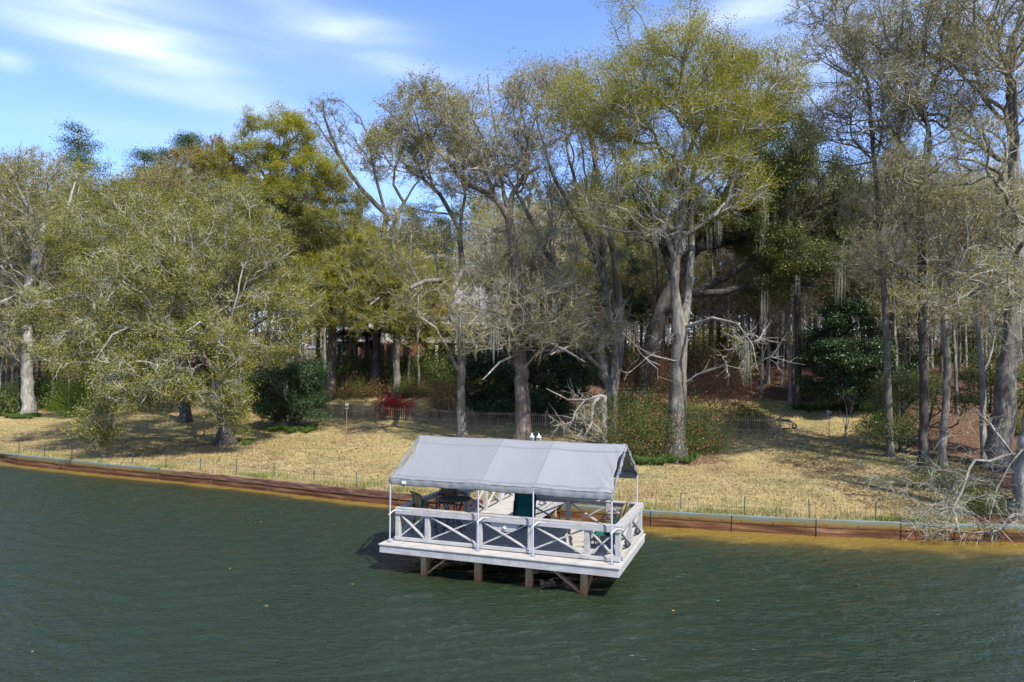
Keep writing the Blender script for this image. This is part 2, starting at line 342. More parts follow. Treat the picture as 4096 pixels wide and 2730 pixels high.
# ------------------------------------------------------------ foliage helpers (numpy)
def unit(a): return a/np.maximum(np.linalg.norm(a, axis=-1, keepdims=True), 1e-9)
def leaves(rng, P, size, asp=.55, updir=.5, droop=0.0):
    n = len(P); nrm = unit(rng.normal(size=(n, 3))+np.array([0, 0, updir*2]))
    a = rng.normal(size=(n, 3)); a[:, 2] -= droop; a = unit(a-nrm*(a*nrm).sum(1, keepdims=True)); b = np.cross(nrm, a)
    l = size*(.7+.6*rng.random((n, 1)))*.5; w_ = l*asp
    V = np.stack([P-a*l, P-b*w_+nrm*l*.12, P+a*l, P+b*w_+nrm*l*.12], 1).reshape(-1, 3)
    return V, np.arange(4*n).reshape(n, 4)
def prisms(P0, P1, r0, r1):
    n = len(P0); d = unit(P1-P0); ref = np.array([.31, .85, .42]); a = unit(np.cross(d, ref)); b = np.cross(d, a)
    V = []
    for P, r in ((P0, r0), (P1, r1)):
        for k in range(3):
            t = 2*math.pi*k/3; V.append(P+(a*math.cos(t)+b*math.sin(t))*np.asarray(r).reshape(-1, 1))
    V = np.stack(V, 1).reshape(-1, 3); o = (np.arange(n)*6)[:, None]
    F = np.concatenate([o+np.array([[k, (k+1) % 3, 3+(k+1) % 3, 3+k]]) for k in range(3)])
    return V, F
def ellpts(rng, ells):
    """ells: (centre, (rx,ry,rz), n, shell)"""
    out = []
    for c, r, n, shell in ells:
        m = int(n*1.6); u = unit(rng.normal(size=(m, 3))); k = rng.random((m, 1))**(1/(3+shell*5)); p = np.array(c)+u*k*np.array(r)
        q = np.sin(p[:, 0]*1.15+p[:, 2]*.5+c[0])*np.sin(p[:, 1]*.9+c[1])+np.sin(p[:, 2]*1.3+p[:, 0]*.4+c[2]); p = p[(q > -.35) | (rng.random(m) < .12)]; out.append(p[:n])
    return np.concatenate(out)
class Skel: pass
TWK, LFK, TPK = .30, 2.6, 1.3
def grow(rng, stems, att, bf=.35, seg=.6, desc=.25, tip=.014, k=2.35, jit=.07):
    """greedy minimum-path tree from traced stems to the crown's attraction points"""
    P, par, R, plen = [], [], [], []
    for si, st in enumerate(stems):
        prev = -1
        if si: 
            A = np.array(P); prev = int(((A-np.array(st[0][:3]))**2).sum(1).argmin())
        for i in range(len(st)):
            if i == 0:
                if si: 
                    continue
                P.append(st[0][:3]); par.append(-1); R.append(st[0][3]); plen.append(0); prev = 0; continue
            a = np.array(P[prev]) if (si and i == 1) else np.array(st[i-1][:3]); ra = st[i-1][3] if not (si and i == 1) else min(st[0][3], R[prev]*.9)
            b = np.array(st[i][:3]); l = np.linalg.norm(b-a); m = max(1, int(round(l/seg)))
            for j in range(1, m+1):
                t = j/m; q = a+(b-a)*t
                P.append(tuple(q)); par.append(prev); R.append(ra+(st[i][3]-ra)*t); plen.append(plen[prev]+l/m); prev = len(P)-1
    ns = len(P); A = att; n = len(A)
    best = np.full(n, 1e9); bp = np.zeros(n, int)
    def upd(i0):
        for i in range(i0, len(P)):
            d = A-np.array(P[i]); c = np.sqrt((d*d).sum(1))+bf*plen[i]+desc*np.maximum(0, -d[:, 2])
            m = c < best; best[m] = c[m]; bp[m] = i
    NP0 = np.array(P); pl = np.array(plen)
    for ch in range(0, n, 400):
        d = A[ch:ch+400, None, :]-NP0[None]; c = np.sqrt((d*d).sum(2))+bf*pl+desc*np.maximum(0, -d[..., 2]); c[:, :1] += 3
        j = c.argmin(1); bp[ch:ch+400] = j; best[ch:ch+400] = c[np.arange(len(j)), j]
    alive = np.ones(n, bool)
    for _ in range(n):
        i = int(np.where(alive, best, 1e9).argmin()); alive[i] = False; p0 = bp[i]; a = np.array(P[p0]); b = A[i]; l = np.linalg.norm(b-a)
        m = max(1, int(round(l/seg))); i0 = len(P); prev = p0
        for j in range(1, m+1):
            t = j/m; q = a+(b-a)*t; q[2] += .12*l*math.sin(math.pi*t)*(1 if desc > 0 else .6)
            P.append(tuple(q)); par.append(prev); R.append(0); plen.append(plen[prev]+l/m); prev = len(P)-1
        upd(i0)
    P = np.array(P); par = np.array(par); R = np.array(R); M = len(P)
    acc = np.zeros(M); main = np.full(M, -1); mr = np.zeros(M); rr = np.zeros(M)
    for i in range(M-1, -1, -1):
        r = max(acc[i], tip**k)**(1/k) if i >= ns else R[i]
        rr[i] = r; p = par[i]
        if p >= 0:
            acc[p] += r**k
            if (r + (10 if i < ns else 0)) > mr[p]: mr[p] = r+(10 if i < ns else 0); main[p] = i
    for i in range(ns, M): rr[i] = min(rr[i], rr[par[i]]*.8 if main[par[i]] != i else rr[par[i]])
    for _ in range(2):
        Q = P.copy(); ids = np.arange(ns, M); has = main[ids] >= 0; ids = ids[has]
        Q[ids] = P[ids]*.5+P[par[ids]]*.25+P[main[ids]]*.25; P = Q
    P[ns:] += rng.normal(size=(M-ns, 3))*jit*seg
    P[1:ns] += rng.normal(size=(max(ns-1, 0), 3))*np.minimum(.12*rr[1:ns], .05)[:, None]
    s = Skel(); s.P, s.par, s.r, s.main, s.ns = P, par, rr, main, ns
    return s
def skel_mesh(s, name, mat, parent, flare=True, minr=0, maxr=9, mat2=None):
    P, par, r, main = s.P, s.par, s.r.copy(), s.main; M = len(P)
    if flare:
        h = P[:, 2]-P[0, 2]; r = np.where(np.arange(M) < s.ns, r*.93*(1+.5*np.exp(-np.maximum(h, 0)/.45)), r)
    hasm = main >= 0; nxt = P.copy(); nxt[hasm] = P[main[hasm]]; prv = P.copy(); prv[1:] = P[par[1:]]
    d = unit(nxt-prv+1e-6); ref = np.array([.31, .85, .12]); a = unit(np.cross(d, ref)); b = np.cross(d, a)
    i = np.arange(1, M); p = par[i]; ismain = main[p] == i
    Vs, Fs = [], []; off = 0
    rp = np.where(ismain, r[p], np.minimum(r[p]*.85, r[i]*1.25))
    for lo, hi, k in ((.09, 9, 9), (.035, .09, 5), (0, .035, 3)):
        m = (r[i] >= max(lo, minr)) & (r[i] < min(hi, maxr)); ii = i[m]; pp = p[m]
        if not len(ii): continue
        da = np.where(ismain[m][:, None], a[pp], a[ii]); db = np.where(ismain[m][:, None], b[pp], b[ii]); V = []
        for (PP, aa, bb, rx) in ((P[pp], da, db, rp[m]), (P[ii], a[ii], b[ii], r[ii])):
            for j in range(k):
                t = 2*math.pi*j/k; V.append(PP+(aa*math.cos(t)+bb*math.sin(t))*rx[:, None])
        n = len(ii); Vs.append(np.stack(V, 1).reshape(-1, 3)); o = (np.arange(n)*2*k)[:, None]+off
        Fs.append(np.concatenate([o+np.array([[j, (j+1) % k, k+(j+1) % k, k+j]]) for j in range(k)])); off += n*2*k
    nthick = len(Fs[0]) if len(Fs) == 3 else 0
    V = np.concatenate(Vs); F = [f for f in Fs]; _, ix, inv = np.unique(np.round(V, 4), axis=0, return_index=True, return_inverse=True)
    o = npmesh(name, V[ix], [inv.ravel()[f] for f in F], mat, parent, True)
    if mat2 and nthick: o.data.materials.append(MATS[mat2]); o.data.polygons.foreach_set('material_index', (np.arange(len(o.data.polygons)) >= nthick).astype(np.int32))
    return o
def twigs(rng, s, n_tw, L, sub, thr=.04, up=.25, r0=.011, spread=1.0):
    """returns twig prisms and the points where leaves sit"""
    P, par, r = s.P, s.par, s.r; c = np.where((r < thr) & (np.arange(len(P)) >= min(s.ns, len(P)-1)))[0]
    wts = np.where(s.main[c] < 0, 3., 1.); pick = rng.choice(c, n_tw, p=wts/wts.sum()); t = rng.random((n_tw, 1))
    o = P[pick]*t+P[par[pick]]*(1-t); e = unit(P[pick]-P[par[pick]])
    d = unit(e*.8+rng.normal(size=(n_tw, 3))*.55*spread+np.array([0, 0, up])); l = L*(.5+rng.random((n_tw, 1)))
    m1 = o+d*l*.5; d2 = unit(d+rng.normal(size=(n_tw, 3))*.35+np.array([0, 0, up*.4])); m2 = m1+d2*l*.5
    seg = [(o, m1, r0, r0*.75), (m1, m2, r0*.75, r0*.35)]; tips = [m2, m1]
    if sub:
        rep = np.repeat(np.arange(n_tw), sub); tt = rng.random((len(rep), 1)); so_ = np.where(tt < .5, o[rep]+(m1-o)[rep]*tt*2, m1[rep]+(m2-m1)[rep]*(tt*2-1))
        sd = unit(d[rep]+rng.normal(size=(len(rep), 3))*.7*spread); sl = l[rep]*.5*(.5+rng.random((len(rep), 1))); e1 = so_+sd*sl
        seg.append((so_, e1, r0*.6, r0*.3)); tips += [e1, so_+sd*sl*.5]
    Vs, Fs, Ts = [], [], []; off = 0
    for a_, b_, ra, rb in seg:
        n = len(a_); V, F = prisms(a_, b_, np.full(n, ra), np.full(n, rb)); Vs.append(V); Fs.append(F+off); off += len(V)
        Ts.append(np.tile(rng.random(n), 3))
    return np.concatenate(Vs), np.concatenate(Fs), np.concatenate(Ts), np.concatenate(tips)
def moss_mesh(rng, pts, L, name, parent, per=26, mat='moss', spread=.13):
    n = len(pts)*per; rep = np.repeat(np.arange(len(pts)), per); ln = L*(.35+rng.random(len(pts)))[rep][:, None]*(.5+.6*rng.random((n, 1)))
    o = pts[rep]+rng.normal(size=(n, 3))*np.array([spread, spread, .06]); m = o+np.array([0, 0, -1])*ln*.5+rng.normal(size=(n, 3))*.035; e = m+np.array([0, 0, -1])*ln*.5+rng.normal(size=(n, 3))*.05
    e = e*.8+.2*(pts[rep]+np.array([0, 0, -1])*ln)
    V1, F1 = prisms(o, m, np.full(n, .010), np.full(n, .013)); V2, F2 = prisms(m, e, np.full(n, .013), np.full(n, .003))
    t = rng.random(n); return npmesh(name, np.concatenate([V1, V2]), [np.concatenate([F1, F2+len(V1)])], mat, parent, False, np.concatenate([np.tile(t, 3)]*2))
def build_tree(name, label, cat, group, base, stems, ells, seed, bark='bark_grey', twig='twig_grey', leaf='leaf_oak', ntw=2500, tl=.55, sub=3, nleaf=9000,
               lsize=.09, bf=.35, desc=.25, moss=0, mossL=1.2, up=.25, tip=.014, thr=.045, seg=.6, asp=.6, lspread=.06, leafz=0, mossmax=.52, zmin=.6, r0=.011, clump=0, spread=1.0, limb=None):
    ntw = int(ntw*TWK); r0 *= .85; nleaf = int(nleaf*LFK); lsize *= .95
    rng = np.random.default_rng(seed); root = thing(name, label, cat, tuple(base), 0, group); B = np.array(base)
    st = [[(x-B[0], y-B[1], z-B[2], r) for x, y, z, r in l] for l in stems]; el_ = [((c[0]-B[0], c[1]-B[1], c[2]-B[2]), r, n, s_) for c, r, n, s_ in ells]
    att = ellpts(rng, el_); att[:, 2] = np.where(att[:, 2] < zmin, zmin+rng.random(len(att)), att[:, 2])
    sk = grow(rng, st, att, bf, seg, desc, tip*TPK)
    skel_mesh(sk, 'trunk', bark, root, True, 0, 9, limb or ('bark_pale' if twig == 'twig_pale' else 'bark_grey' if twig in ('twig_grey', 'twig_brown') else bark))
    V, F, T, tips = twigs(rng, sk, ntw, tl, sub, thr, up, r0, spread); npmesh('twigs', V, F, twig, root, False, T)
    if nleaf:
        if leafz: tips = tips[rng.random(len(tips)) < np.clip((tips[:, 2]/sk.P[:, 2].max()-leafz)/.22+.5, .07, 1)]
        if clump:
            cc = tips[rng.integers(0, len(tips), clump)]; q = cc[rng.integers(0, clump, nleaf)]+rng.normal(size=(nleaf, 3))*np.array([.26, .26, .17])
        else: q = tips[rng.integers(0, len(tips), nleaf)]+rng.normal(size=(nleaf, 3))*lspread
        V, F = leaves(rng, q, lsize, asp)
        cl = .5+.5*np.sin(q[:, 0]*1.9+seed)*np.sin(q[:, 1]*1.7)*np.sin(q[:, 2]*2.1+1); T = np.clip(rng.random(nleaf)*.65+cl*.35, 0, 1)
        npmesh('crown', V, F, leaf, root, False, T)
    if moss:
        c = np.where((sk.r > .015) & (sk.r < .12) & (np.arange(len(sk.P)) > 5))[0]; pts = sk.P[rng.choice(c, moss)]; pts = pts[(pts[:, 2] > mossL*1.3) & (pts[:, 2] < mossmax*sk.P[:, 2].max())]
        for p_ in pts: moss_mesh(rng, p_[None], mossL, 'hanging_moss', root)
    KIDS[root.name] = [o for o in bpy.data.objects if o.parent == root]
    return root, sk
def px_stem(pts, Y0, dys=None):
    """traced stem: (px, py, width_px[, dY]) measured on the photo at distance Y0 -> world points"""
    out = []
    for q in pts:
        dy = q[3] if len(q) > 3 else 0; p = at(q[0], q[1], Y0+dy); out.append((p.x, p.y, p.z, q[2]*.5/FPX*(Y0+dy)))
    return out
def px_ell(px, py, rx, ry, Y0, n, dy=0, depth=None, shell=.4):
    Y = Y0+dy; p = at(px, py, Y); k = Y/FPX; return ((p.x, p.y, p.z), (rx*k, depth if depth else rx*k*.8, ry*k), n, shell)
def shrub(name, label, cat, base, rx, ry, h, seed, leaf='leaf_hedge', n=9000, lsize=.07, flower=None, nf=0, fs=.05, group=None, clumps=90, asp=.55, stem='bark_dark', low=.1, fpatch=False):
    rng = np.random.default_rng(seed); root = thing(name, label, cat, tuple(base), 0, group)
    u = unit(rng.normal(size=(clumps, 3))); u[:, 2] = np.abs(u[:, 2]); k = .4+.72*rng.random((clumps, 1))**.8; k *= 1+.2*np.sin(5*np.arctan2(u[:, 1], u[:, 0])+seed)[:, None]
    C = u*k*np.array([rx, ry, h*.85])+np.array([0, 0, low*h]); C[:, 2] = np.maximum(C[:, 2], .12)
    cs = .13*(rx+ry+h)/3+.1; q = C[rng.integers(0, clumps, n)]+rng.normal(size=(n, 3))*cs*np.array([1, 1, .75]); q[:, 2] = np.abs(q[:, 2])+.02
    V, F = leaves(rng, q, lsize, asp, .6); T = np.clip(rng.random(n)*.75+.25*rng.random(clumps)[rng.integers(0, clumps, n)], 0, 1)
    npmesh('foliage', V, F, leaf, root, False, T)
    if nf:
        fc = C[rng.random(clumps) < (.35 if fpatch else .8)]; q = fc[rng.integers(0, len(fc), nf)]+rng.normal(size=(nf, 3))*cs*np.array([1, 1, .75]); ctr = np.array([0, 0, h*.3]); q = ctr+(q-ctr)*1.07; q[:, 2] = np.abs(q[:, 2])+.05
        V, F = leaves(rng, q, fs, .9, .5); npmesh('flowers', V, F, flower, root, False, rng.random(nf))
    m = MB()
    for i in range(7):
        t = C[rng.integers(0, clumps)]; a = rng.normal(size=2)*.12; m.tube([(a[0], a[1], -.05), (a[0]*2+t[0]*.3, a[1]*2+t[1]*.3, t[2]*.5), tuple(t*.9)], [.035, .025, .01], 5)
    m.build('stems', stem, root, True)
    KIDS[root.name] = [o for o in bpy.data.objects if o.parent == root]
    return root
# ------------------------------------------------------------ setting: ground, water
rngg = np.random.default_rng(5)
xs = np.concatenate([np.arange(-150, -50, 4), np.arange(-50, 45, .5), np.arange(45, 151, 4)]); ss = np.concatenate([np.arange(0.04, 36, .45), np.arange(36, 90, 2), np.arange(90, 420, 15)])
X, Sg = np.meshgrid(xs, ss); Yg = shoreY(X)+Sg/.93; Zg = gz(X, Yg)
bed = np.zeros_like(X)
def blobm(x, y, r, ry=None): return np.clip(1.25-np.sqrt(((X-x)/r)**2+((Yg-y)/(ry or r))**2), 0, 1)
XB = lambda y: np.interp(y, [22, 27, 33, 38, 46, 52], [13.3, 15.2, 18.0, 19.6, 23, 25])
bed = np.maximum.reduce([np.clip((Sg-24.2)/3, 0, 1), np.clip((X-XB(Yg))/2.2, 0, 1), blobm(-17, 42.5, 4.5, 4)*.7, blobm(8.2, 37, 4, 2.5), blobm(-14.8, 49, 2.2, 2)*.8])
V = np.stack([X, Yg, Zg], 2).reshape(-1, 3); nx = len(xs); ny = len(ss)
i, j = np.meshgrid(np.arange(nx-1), np.arange(ny-1)); a = (j*nx+i).ravel(); F = np.stack([a, a+1, a+nx+1, a+nx], 1)
g = npmesh('ground', V, F, 'lawn_and_leaf_beds', None, True, None, {'bed': bed.ravel()}); tag(g, kind='structure')
wx_ = np.concatenate([np.arange(-150, -40, 5), np.arange(-40, 30, 1.), np.arange(30, 151, 5)]); ws = np.concatenate([[-.6, 0, .3, .6, 1, 1.5, 2, 3, 4, 5, 7, 10, 14, 20, 30, 50, 80, 150]])
X2, S2 = np.meshgrid(wx_, ws); Y2 = shoreY(X2)-S2; V = np.stack([X2, Y2, X2*0], 2).reshape(-1, 3); nx = len(wx_); ny = len(ws)
i, j = np.meshgrid(np.arange(nx-1), np.arange(ny-1)); a = (j*nx+i).ravel(); F = np.stack([a, a+nx, a+nx+1, a+1], 1)
narrow = np.where(X2 < 1, 3.0, np.clip(3.0-(X2-1)/5*1.4, 1.5, 3.0))
V[:, 2] -= .035
gx, gy = np.meshgrid(np.arange(-34, 25, .065), np.arange(8.2, 50, .055)); Sx = gy*0; rw_ = np.random.default_rng(17)
pat = .62+.38*np.sin(gx*.21+.35*gy+1.2*np.sin(gy*.16))*np.sin(gx*.09-gy*.23+.6)
for i in range(34):
    lam = .24*(4.2**rw_.random()); th = rw_.normal()*.19-.22+(.5 if i % 5 == 0 else 0); kx, ky = math.sin(th)*2*math.pi/lam, math.cos(th)*2*math.pi/lam
    Sx = Sx+.054*lam/2/math.pi*np.sin(kx*gx+ky*gy+rw_.random()*6.28+.5*np.sin(gx*.5*rw_.random()+gy*.3))*(pat if lam < .55 else 1)
ro = np.sqrt((gx-2.5)**2+(gy-17.0)**2); Sx = Sx+.0022*np.sin(ro*2*math.pi/.42)*np.exp(-((ro-5)/3.)**2)*(gx > -1)
shy = shoreY(gx); dsh = shy-gy; Sx = Sx*np.clip(dsh/2, .35, 1); nX, nY = gx.shape[1], gx.shape[0]
i, j = np.meshgrid(np.arange(nX-1), np.arange(nY-1)); a = (j*nX+i); keep = (dsh[:-1, :-1] > -.35) & (np.abs(gx[:-1, :-1])/gy[:-1, :-1] < 1.05); a = a[keep]; F3 = np.stack([a, a+1, a+nX+1, a+nX], 1)
uq, inv = np.unique(F3, return_inverse=True); F3 = inv.reshape(F3.shape); V3 = np.stack([gx, gy, Sx], 2).reshape(-1, 3)[uq]
nr3 = np.where(V3[:, 0] < 1, 3.0, np.clip(3.0-(V3[:, 0]-1)/5*1.8, 1.15, 3.0)); at3 = dsh.ravel()[uq]*nr3
tag(npmesh('water', np.concatenate([V3, V]), [F3, F+len(V3)], 'water', None, True, None, {'shore': np.concatenate([at3, (S2*narrow).ravel()])}), kind='structure')

# ------------------------------------------------------------ seawall
sw = thing('seawall', 'low timber and metal seawall along the lake edge, rusty brown below and pale green above', 'seawall', (0, float(shoreY(0)), 0))
sw0 = sw.location
xw = -40.
seams = []
while xw < 17.3: seams.append(xw); xw += 3.35 if xw < -20 else (2.6 if xw > 3 else 3.1)
seams.append(17.4)
for a_, b_ in zip(seams[:-1], seams[1:]):
    A = Vector((a_+.006, float(shoreY(a_)), 0)); Bv = Vector((b_-.006, float(shoreY(b_)), 0)); A -= sw0; Bv -= sw0
    d = (Bv-A).normalized(); nrm = Vector((d.y, -d.x, 0)); mid = (a_+b_)/2; wood = -15.5 < mid < 1.5
    top = .50+(.0 if wood else .05)+random.Random(int(a_*10)).uniform(-.012, .012)
    m = MB()
    # rounded cap profile or square timber, swept along the section
    prof = [(.0, .27), (.02, .28), (.028, .33), (.028, .44), (.02, top-.02), (0, top), (-.09, top), (-.10, top-.05), (-.10, .27)] if not wood else [(.03, .25), (.045, .27), (.04, top-.02), (.02, top), (-.12, top), (-.13, .25)]
    n = len(m.v)
    for P_ in (A, Bv):
        for o_, z_ in prof: q = P_+nrm*o_; m.v.append((q.x, q.y, z_))
    k = len(prof)
    for q in range(k-1): m.q.append((n+q, n+q+1, n+k+q+1, n+k+q))
    m.build('cap_board', 'seawall_cap', sw, False)
    m = MB(); o1 = A-nrm*.03; o2 = Bv-nrm*.03
    m.bar((o1.x, o1.y, -.3), (o2.x, o2.y, -.3), .07, .7) if False else None
    n = len(m.v); prof = [(.0, -.5), (.012, .03), (.02, .12), (.008, .262), (-.1, .262)]
    for P_ in (A, Bv):
        for o_, z_ in prof: q = P_+nrm*o_; m.v.append((q.x, q.y, z_))
    k = len(prof)
    for q in range(k-1): m.q.append((n+q, n+q+1, n+k+q+1, n+k+q))
    m.build('lower_board', 'seawall_board', sw, False)
    if not wood:
        for t_ in (.12, .5, .88): q = A.lerp(Bv, t_)+nrm*.028; MB().bar((q.x, q.y, .36), (q.x+nrm.x*.012, q.y+nrm.y*.012, .36), .03, .03).build('bolt', 'brown_metal', sw)
    q = A+nrm*.03; MB().box((q.x-.01, q.y-.02, -.4), (q.x+.002, q.y+.03, top-.02)).build('joint_strip', 'bark_dark', sw) if not wood else None

# ------------------------------------------------------------ low wire fence along the wall
wf = thing('wire_fence', 'low wire lawn edging fence on dark green stakes just behind the seawall', 'fence', (0, float(shoreY(0))+.35, .5))
f0 = wf.location; mp_ = MB(); xw = -33.; ii_ = 0
def fl(x): return Vector((x, float(shoreY(x))+.38, float(gz(x, float(shoreY(x))+.38))))-f0
while xw < 15.5:
    p = fl(xw); q = p+Vector((random.Random(ii_).uniform(-.04, .04), 0, .62))
    MB().bar(p-Vector((0, 0, .1)), q, .03, .03).build('stake', 'post_green', wf); xw += 2.05; ii_ += 1
rr_ = random.Random(3); xw = -33.
while xw < 15.5:
    p = fl(xw); h = .42+rr_.uniform(-.02, .05); dx = rr_.uniform(-.015, .015)
    mp_.tube([p-Vector((0, 0, .03)), p+Vector((dx, 0, h))], .0045, 3, False)
    xw += .155
for hgt in (.10, .24, .37):
    mp_.tube([fl(x_)+Vector((0, .004, hgt+.012*math.sin(x_*2.3))) for x_ in np.arange(-33, 15.6, .62)], .0035, 3, False)
mp_.build('wire_mesh', 'wire_rust', wf)

# ------------------------------------------------------------ picket fence in mid garden
fpx = [(430, 1645), (640, 1648), (1000, 1652), (1255, 1663), (1377, 1672), (1530, 1680), (1617, 1685), (1796, 1693), (1888, 1701), (2066, 1709), (2300, 1717), (2560, 1723), (2850, 1731), (3120, 1738)]
fp = [gp(*q) for q in fpx]
pf = thing('picket_fence', 'long low fence of thin brown pickets crossing the garden behind the lawn', 'fence', tuple(fp[5])); o_ = Vector(fp[5])
pk = MB(); rl = MB(); cum = 0
for A, Bv in zip(fp[:-1], fp[1:]):
    n = max(1, int((Bv-A).length/.13))
    for q in range(n):
        c = A.lerp(Bv, q/n)-o_; h = .95+rr_.uniform(-.04, .04)
        pk.bar(c+Vector((0, 0, .03)), c+Vector((rr_.uniform(-.02, .02), 0, h)), .032, .02, (0, 1, 0))
    for z_ in (.22, .8): rl.bar(A-o_+Vector((0, .03, z_)), Bv-o_+Vector((0, .03, z_)), .03, .045)
pk.build('pickets', 'fence_wood', pf); rl.build('rails', 'fence_wood', pf)
acc_ = 0
for A, Bv in zip(fp[:-1], fp[1:]):
    n = max(1, int(round((Bv-A).length/2.4)))
    for q in range(n):
        c = A.lerp(Bv, q/n)-o_; MB().bar(c+Vector((0, .07, -.1)), c+Vector((0, .07, 1.08)), .07, .07, (0, 1, 0)).build('fence_post', 'fence_wood', pf)
c = fp[-1]-o_; MB().bar(c+Vector((0.02, 0, -.1)), c+Vector((0.02, 0, 1.22)), .09, .09, (0, 1, 0)).build('fence_post', 'fence_wood', pf)
fb = thing('picket_fence', 'short return of brown picket fence running back from the corner post beside the wheelbarrow', 'fence', tuple(fp[-1])); pk = MB(); rl = MB()
e = Vector((-1.6, 6.5, 0)); e.z = float(gz(fp[-1].x+e.x, fp[-1].y+e.y))-fp[-1].z
for q in range(1, 50):
    c = e*(q/50); pk.bar(c+Vector((0, 0, .03)), c+Vector((0, 0, .95)), .022, .022, (0, 1, 0))
for z_ in (.22, .8): rl.bar(Vector((0, .1, z_)), e+Vector((0, 0, z_)), .03, .045)
pk.build('pickets', 'fence_wood', fb); rl.build('rails', 'fence_wood', fb)

# ------------------------------------------------------------ dock
DX, DY, DZ, YAW = -3.2787, 19.7203, .80, .3457
dk = thing('dock', 'white painted wooden dock over the green water with cross braced railings', 'dock', (DX, DY, DZ), -YAW)
U0, U1, V0, V1 = -.16, 6.32, -.27, 3.45
def dw(u, v, z=0): return Vector((DX+u*math.cos(YAW)+v*math.sin(YAW), DY-u*math.sin(YAW)+v*math.cos(YAW), DZ+z))
m = MB(); v = V0-.03; r_ = random.Random(8)
while v < V1:
    v2 = min(v+.142, V1+.02); brk = r_.uniform(1.5, 4.8) if v > V0 else 3.0
    for a_, b_ in ((U0-.02, brk-.002), (brk+.002, U1+.03)):
        dz = r_.uniform(-.0015, .0015); m.box((a_, v, -.035+dz), (b_, v2-.006, dz))
    v = v2
m.build('deck_boards', 'deck_paint', dk, bevel=.004)
m = MB(); m.box((U0, V0, -.235), (2.998, V0+.04, -.037)); m.box((3.002, V0, -.235), (U1, V0+.04, -.037)); m.build('fascia_board', 'white_paint', dk, bevel=.004)
MB().box((U1-.04, V0+.042, -.235), (U1, V1, -.037)).build('fascia_board', 'white_paint', dk, bevel=.004)
MB().box((U0, V0+.042, -.235), (U0+.04, V1, -.037)).build('fascia_board', 'white_paint', dk, bevel=.004)
MB().box((U0+.042, V1-.04, -.235), (U1-.042, V1, -.037)).build('fascia_board', 'white_paint', dk, bevel=.004)
m = MB()
for u in np.arange(.4, 6.2, .6): m.box((u, V0+.05, -.2), (u+.045, V1-.06, -.04))
m.build('joists', 'bark_dark', dk)
RH = .90
def post(u, v): MB().box((u-.065, v-.065, -.03), (u+.065, v+.065, RH-.045)).build('rail_post', 'white_paint', dk, bevel=.006)
FV = .24
fu = [.13, 1.02, 2.53, 3.94, 5.42, 6.2]
for u in fu: post(u, FV)
def rail(p, q, side, name_='rail', cap=True):
    """p,q in dock (u,v); side = unit normal pointing outwards"""
    p = Vector((*p, 0)); q = Vector((*q, 0)); n = Vector((*side, 0)); up = Vector((0, 0, 1))
    MB().bar(p+up*(RH-.0225), q+up*(RH-.0225), .17, .04).build('rail_cap', 'white_paint', dk, bevel=.005)
    MB().bar(p+n*.085+up*(RH-.11), q+n*.085+up*(RH-.11), .036, .125).build('top_rail', 'white_paint', dk, bevel=.005)
    MB().bar(p+n*.085+up*.075, q+n*.085+up*.075, .036, .09).build('bottom_rail', 'white_paint', dk, bevel=.005)
def xb(p, q, side, warp=0):
    p = Vector((*p, 0)); q = Vector((*q, 0)); n = Vector((*side, 0)); up = Vector((0, 0, 1)); d = (q-p).normalized()*.065
    a1, a2 = p+d+up*(RH-.17), q-d+up*.11; b1, b2 = p+d+up*.11, q-d+up*(RH-.17); o1 = n*.03; o2 = n*-.012
    mid = (a1+a2)/2
    MB().bar(a1+o1, a2+o1, .038, .075, n).build('cross_brace', 'white_paint', dk, bevel=.004)
    MB().bar(b1+o2, b2+o2, .038, .075, n).build('cross_brace', 'white_paint', dk, bevel=.004)
rail((.06, FV), (6.27, FV), (0, -1))
for a_, b_ in zip(fu[:-1], fu[1:]): xb((a_, FV), (b_, FV), (0, -1))
RU = 6.2; sv = [FV, 1.75, 3.3]
for v in sv[1:]: post(RU, v)
rail((RU, FV-.085+.17), (RU, 3.37), (1, 0))
for a_, b_ in zip(sv[:-1], sv[1:]): xb((RU, a_), (RU, b_), (1, 0))
LU = .13
for v in (1.75, 3.3): post(LU, v)
rail((LU, FV+.087), (LU, 3.37), (-1, 0))
for a_, b_ in zip(sv[:-1], sv[1:]): xb((LU, a_), (LU, b_), (-1, 0))
BV = 3.3; WU0, WU1 = .84, 2.52
for u in (WU0, WU1+.02, 4.1, 5.3): post(u, BV)
rail((LU+.087, BV), (WU0+.06, BV), (0, 1)); rail((WU1-.05, BV), (RU-.087, BV), (0, 1))
for a_, b_ in ((WU1, 4.1), (4.1, 5.3), (5.3, RU)): xb((a_, BV), (b_, BV), (0, 1))
# trapezoid board behind the middle brace
m = MB(); c0, c1, z1, z0 = 2.80, 3.68, RH-.175, .50; y0, y1 = FV-.035, FV-.015
m.v += [(c0, y0, z1), (c1, y0, z1), (3.45, y0, z0), (3.03, y0, z0), (c0, y1, z1), (c1, y1, z1), (3.45, y1, z0), (3.03, y1, z0)]
m.q += [(0, 3, 2, 1), (4, 5, 6, 7), (0, 1, 5, 4), (1, 2, 6, 5), (2, 3, 7, 6), (3, 0, 4, 7)]
pb = m.build('panel_board', 'white_paint', dk); MB().lathe([(0, .05), (.035, .045), (.042, .02), (.03, 0), (0, 0)], 12).build('knob', 'strap', pb, True).matrix_local = Matrix.Translation((3.24, y0-.001, .60)) @ Matrix.Rotation(math.pi/2, 4, 'X')
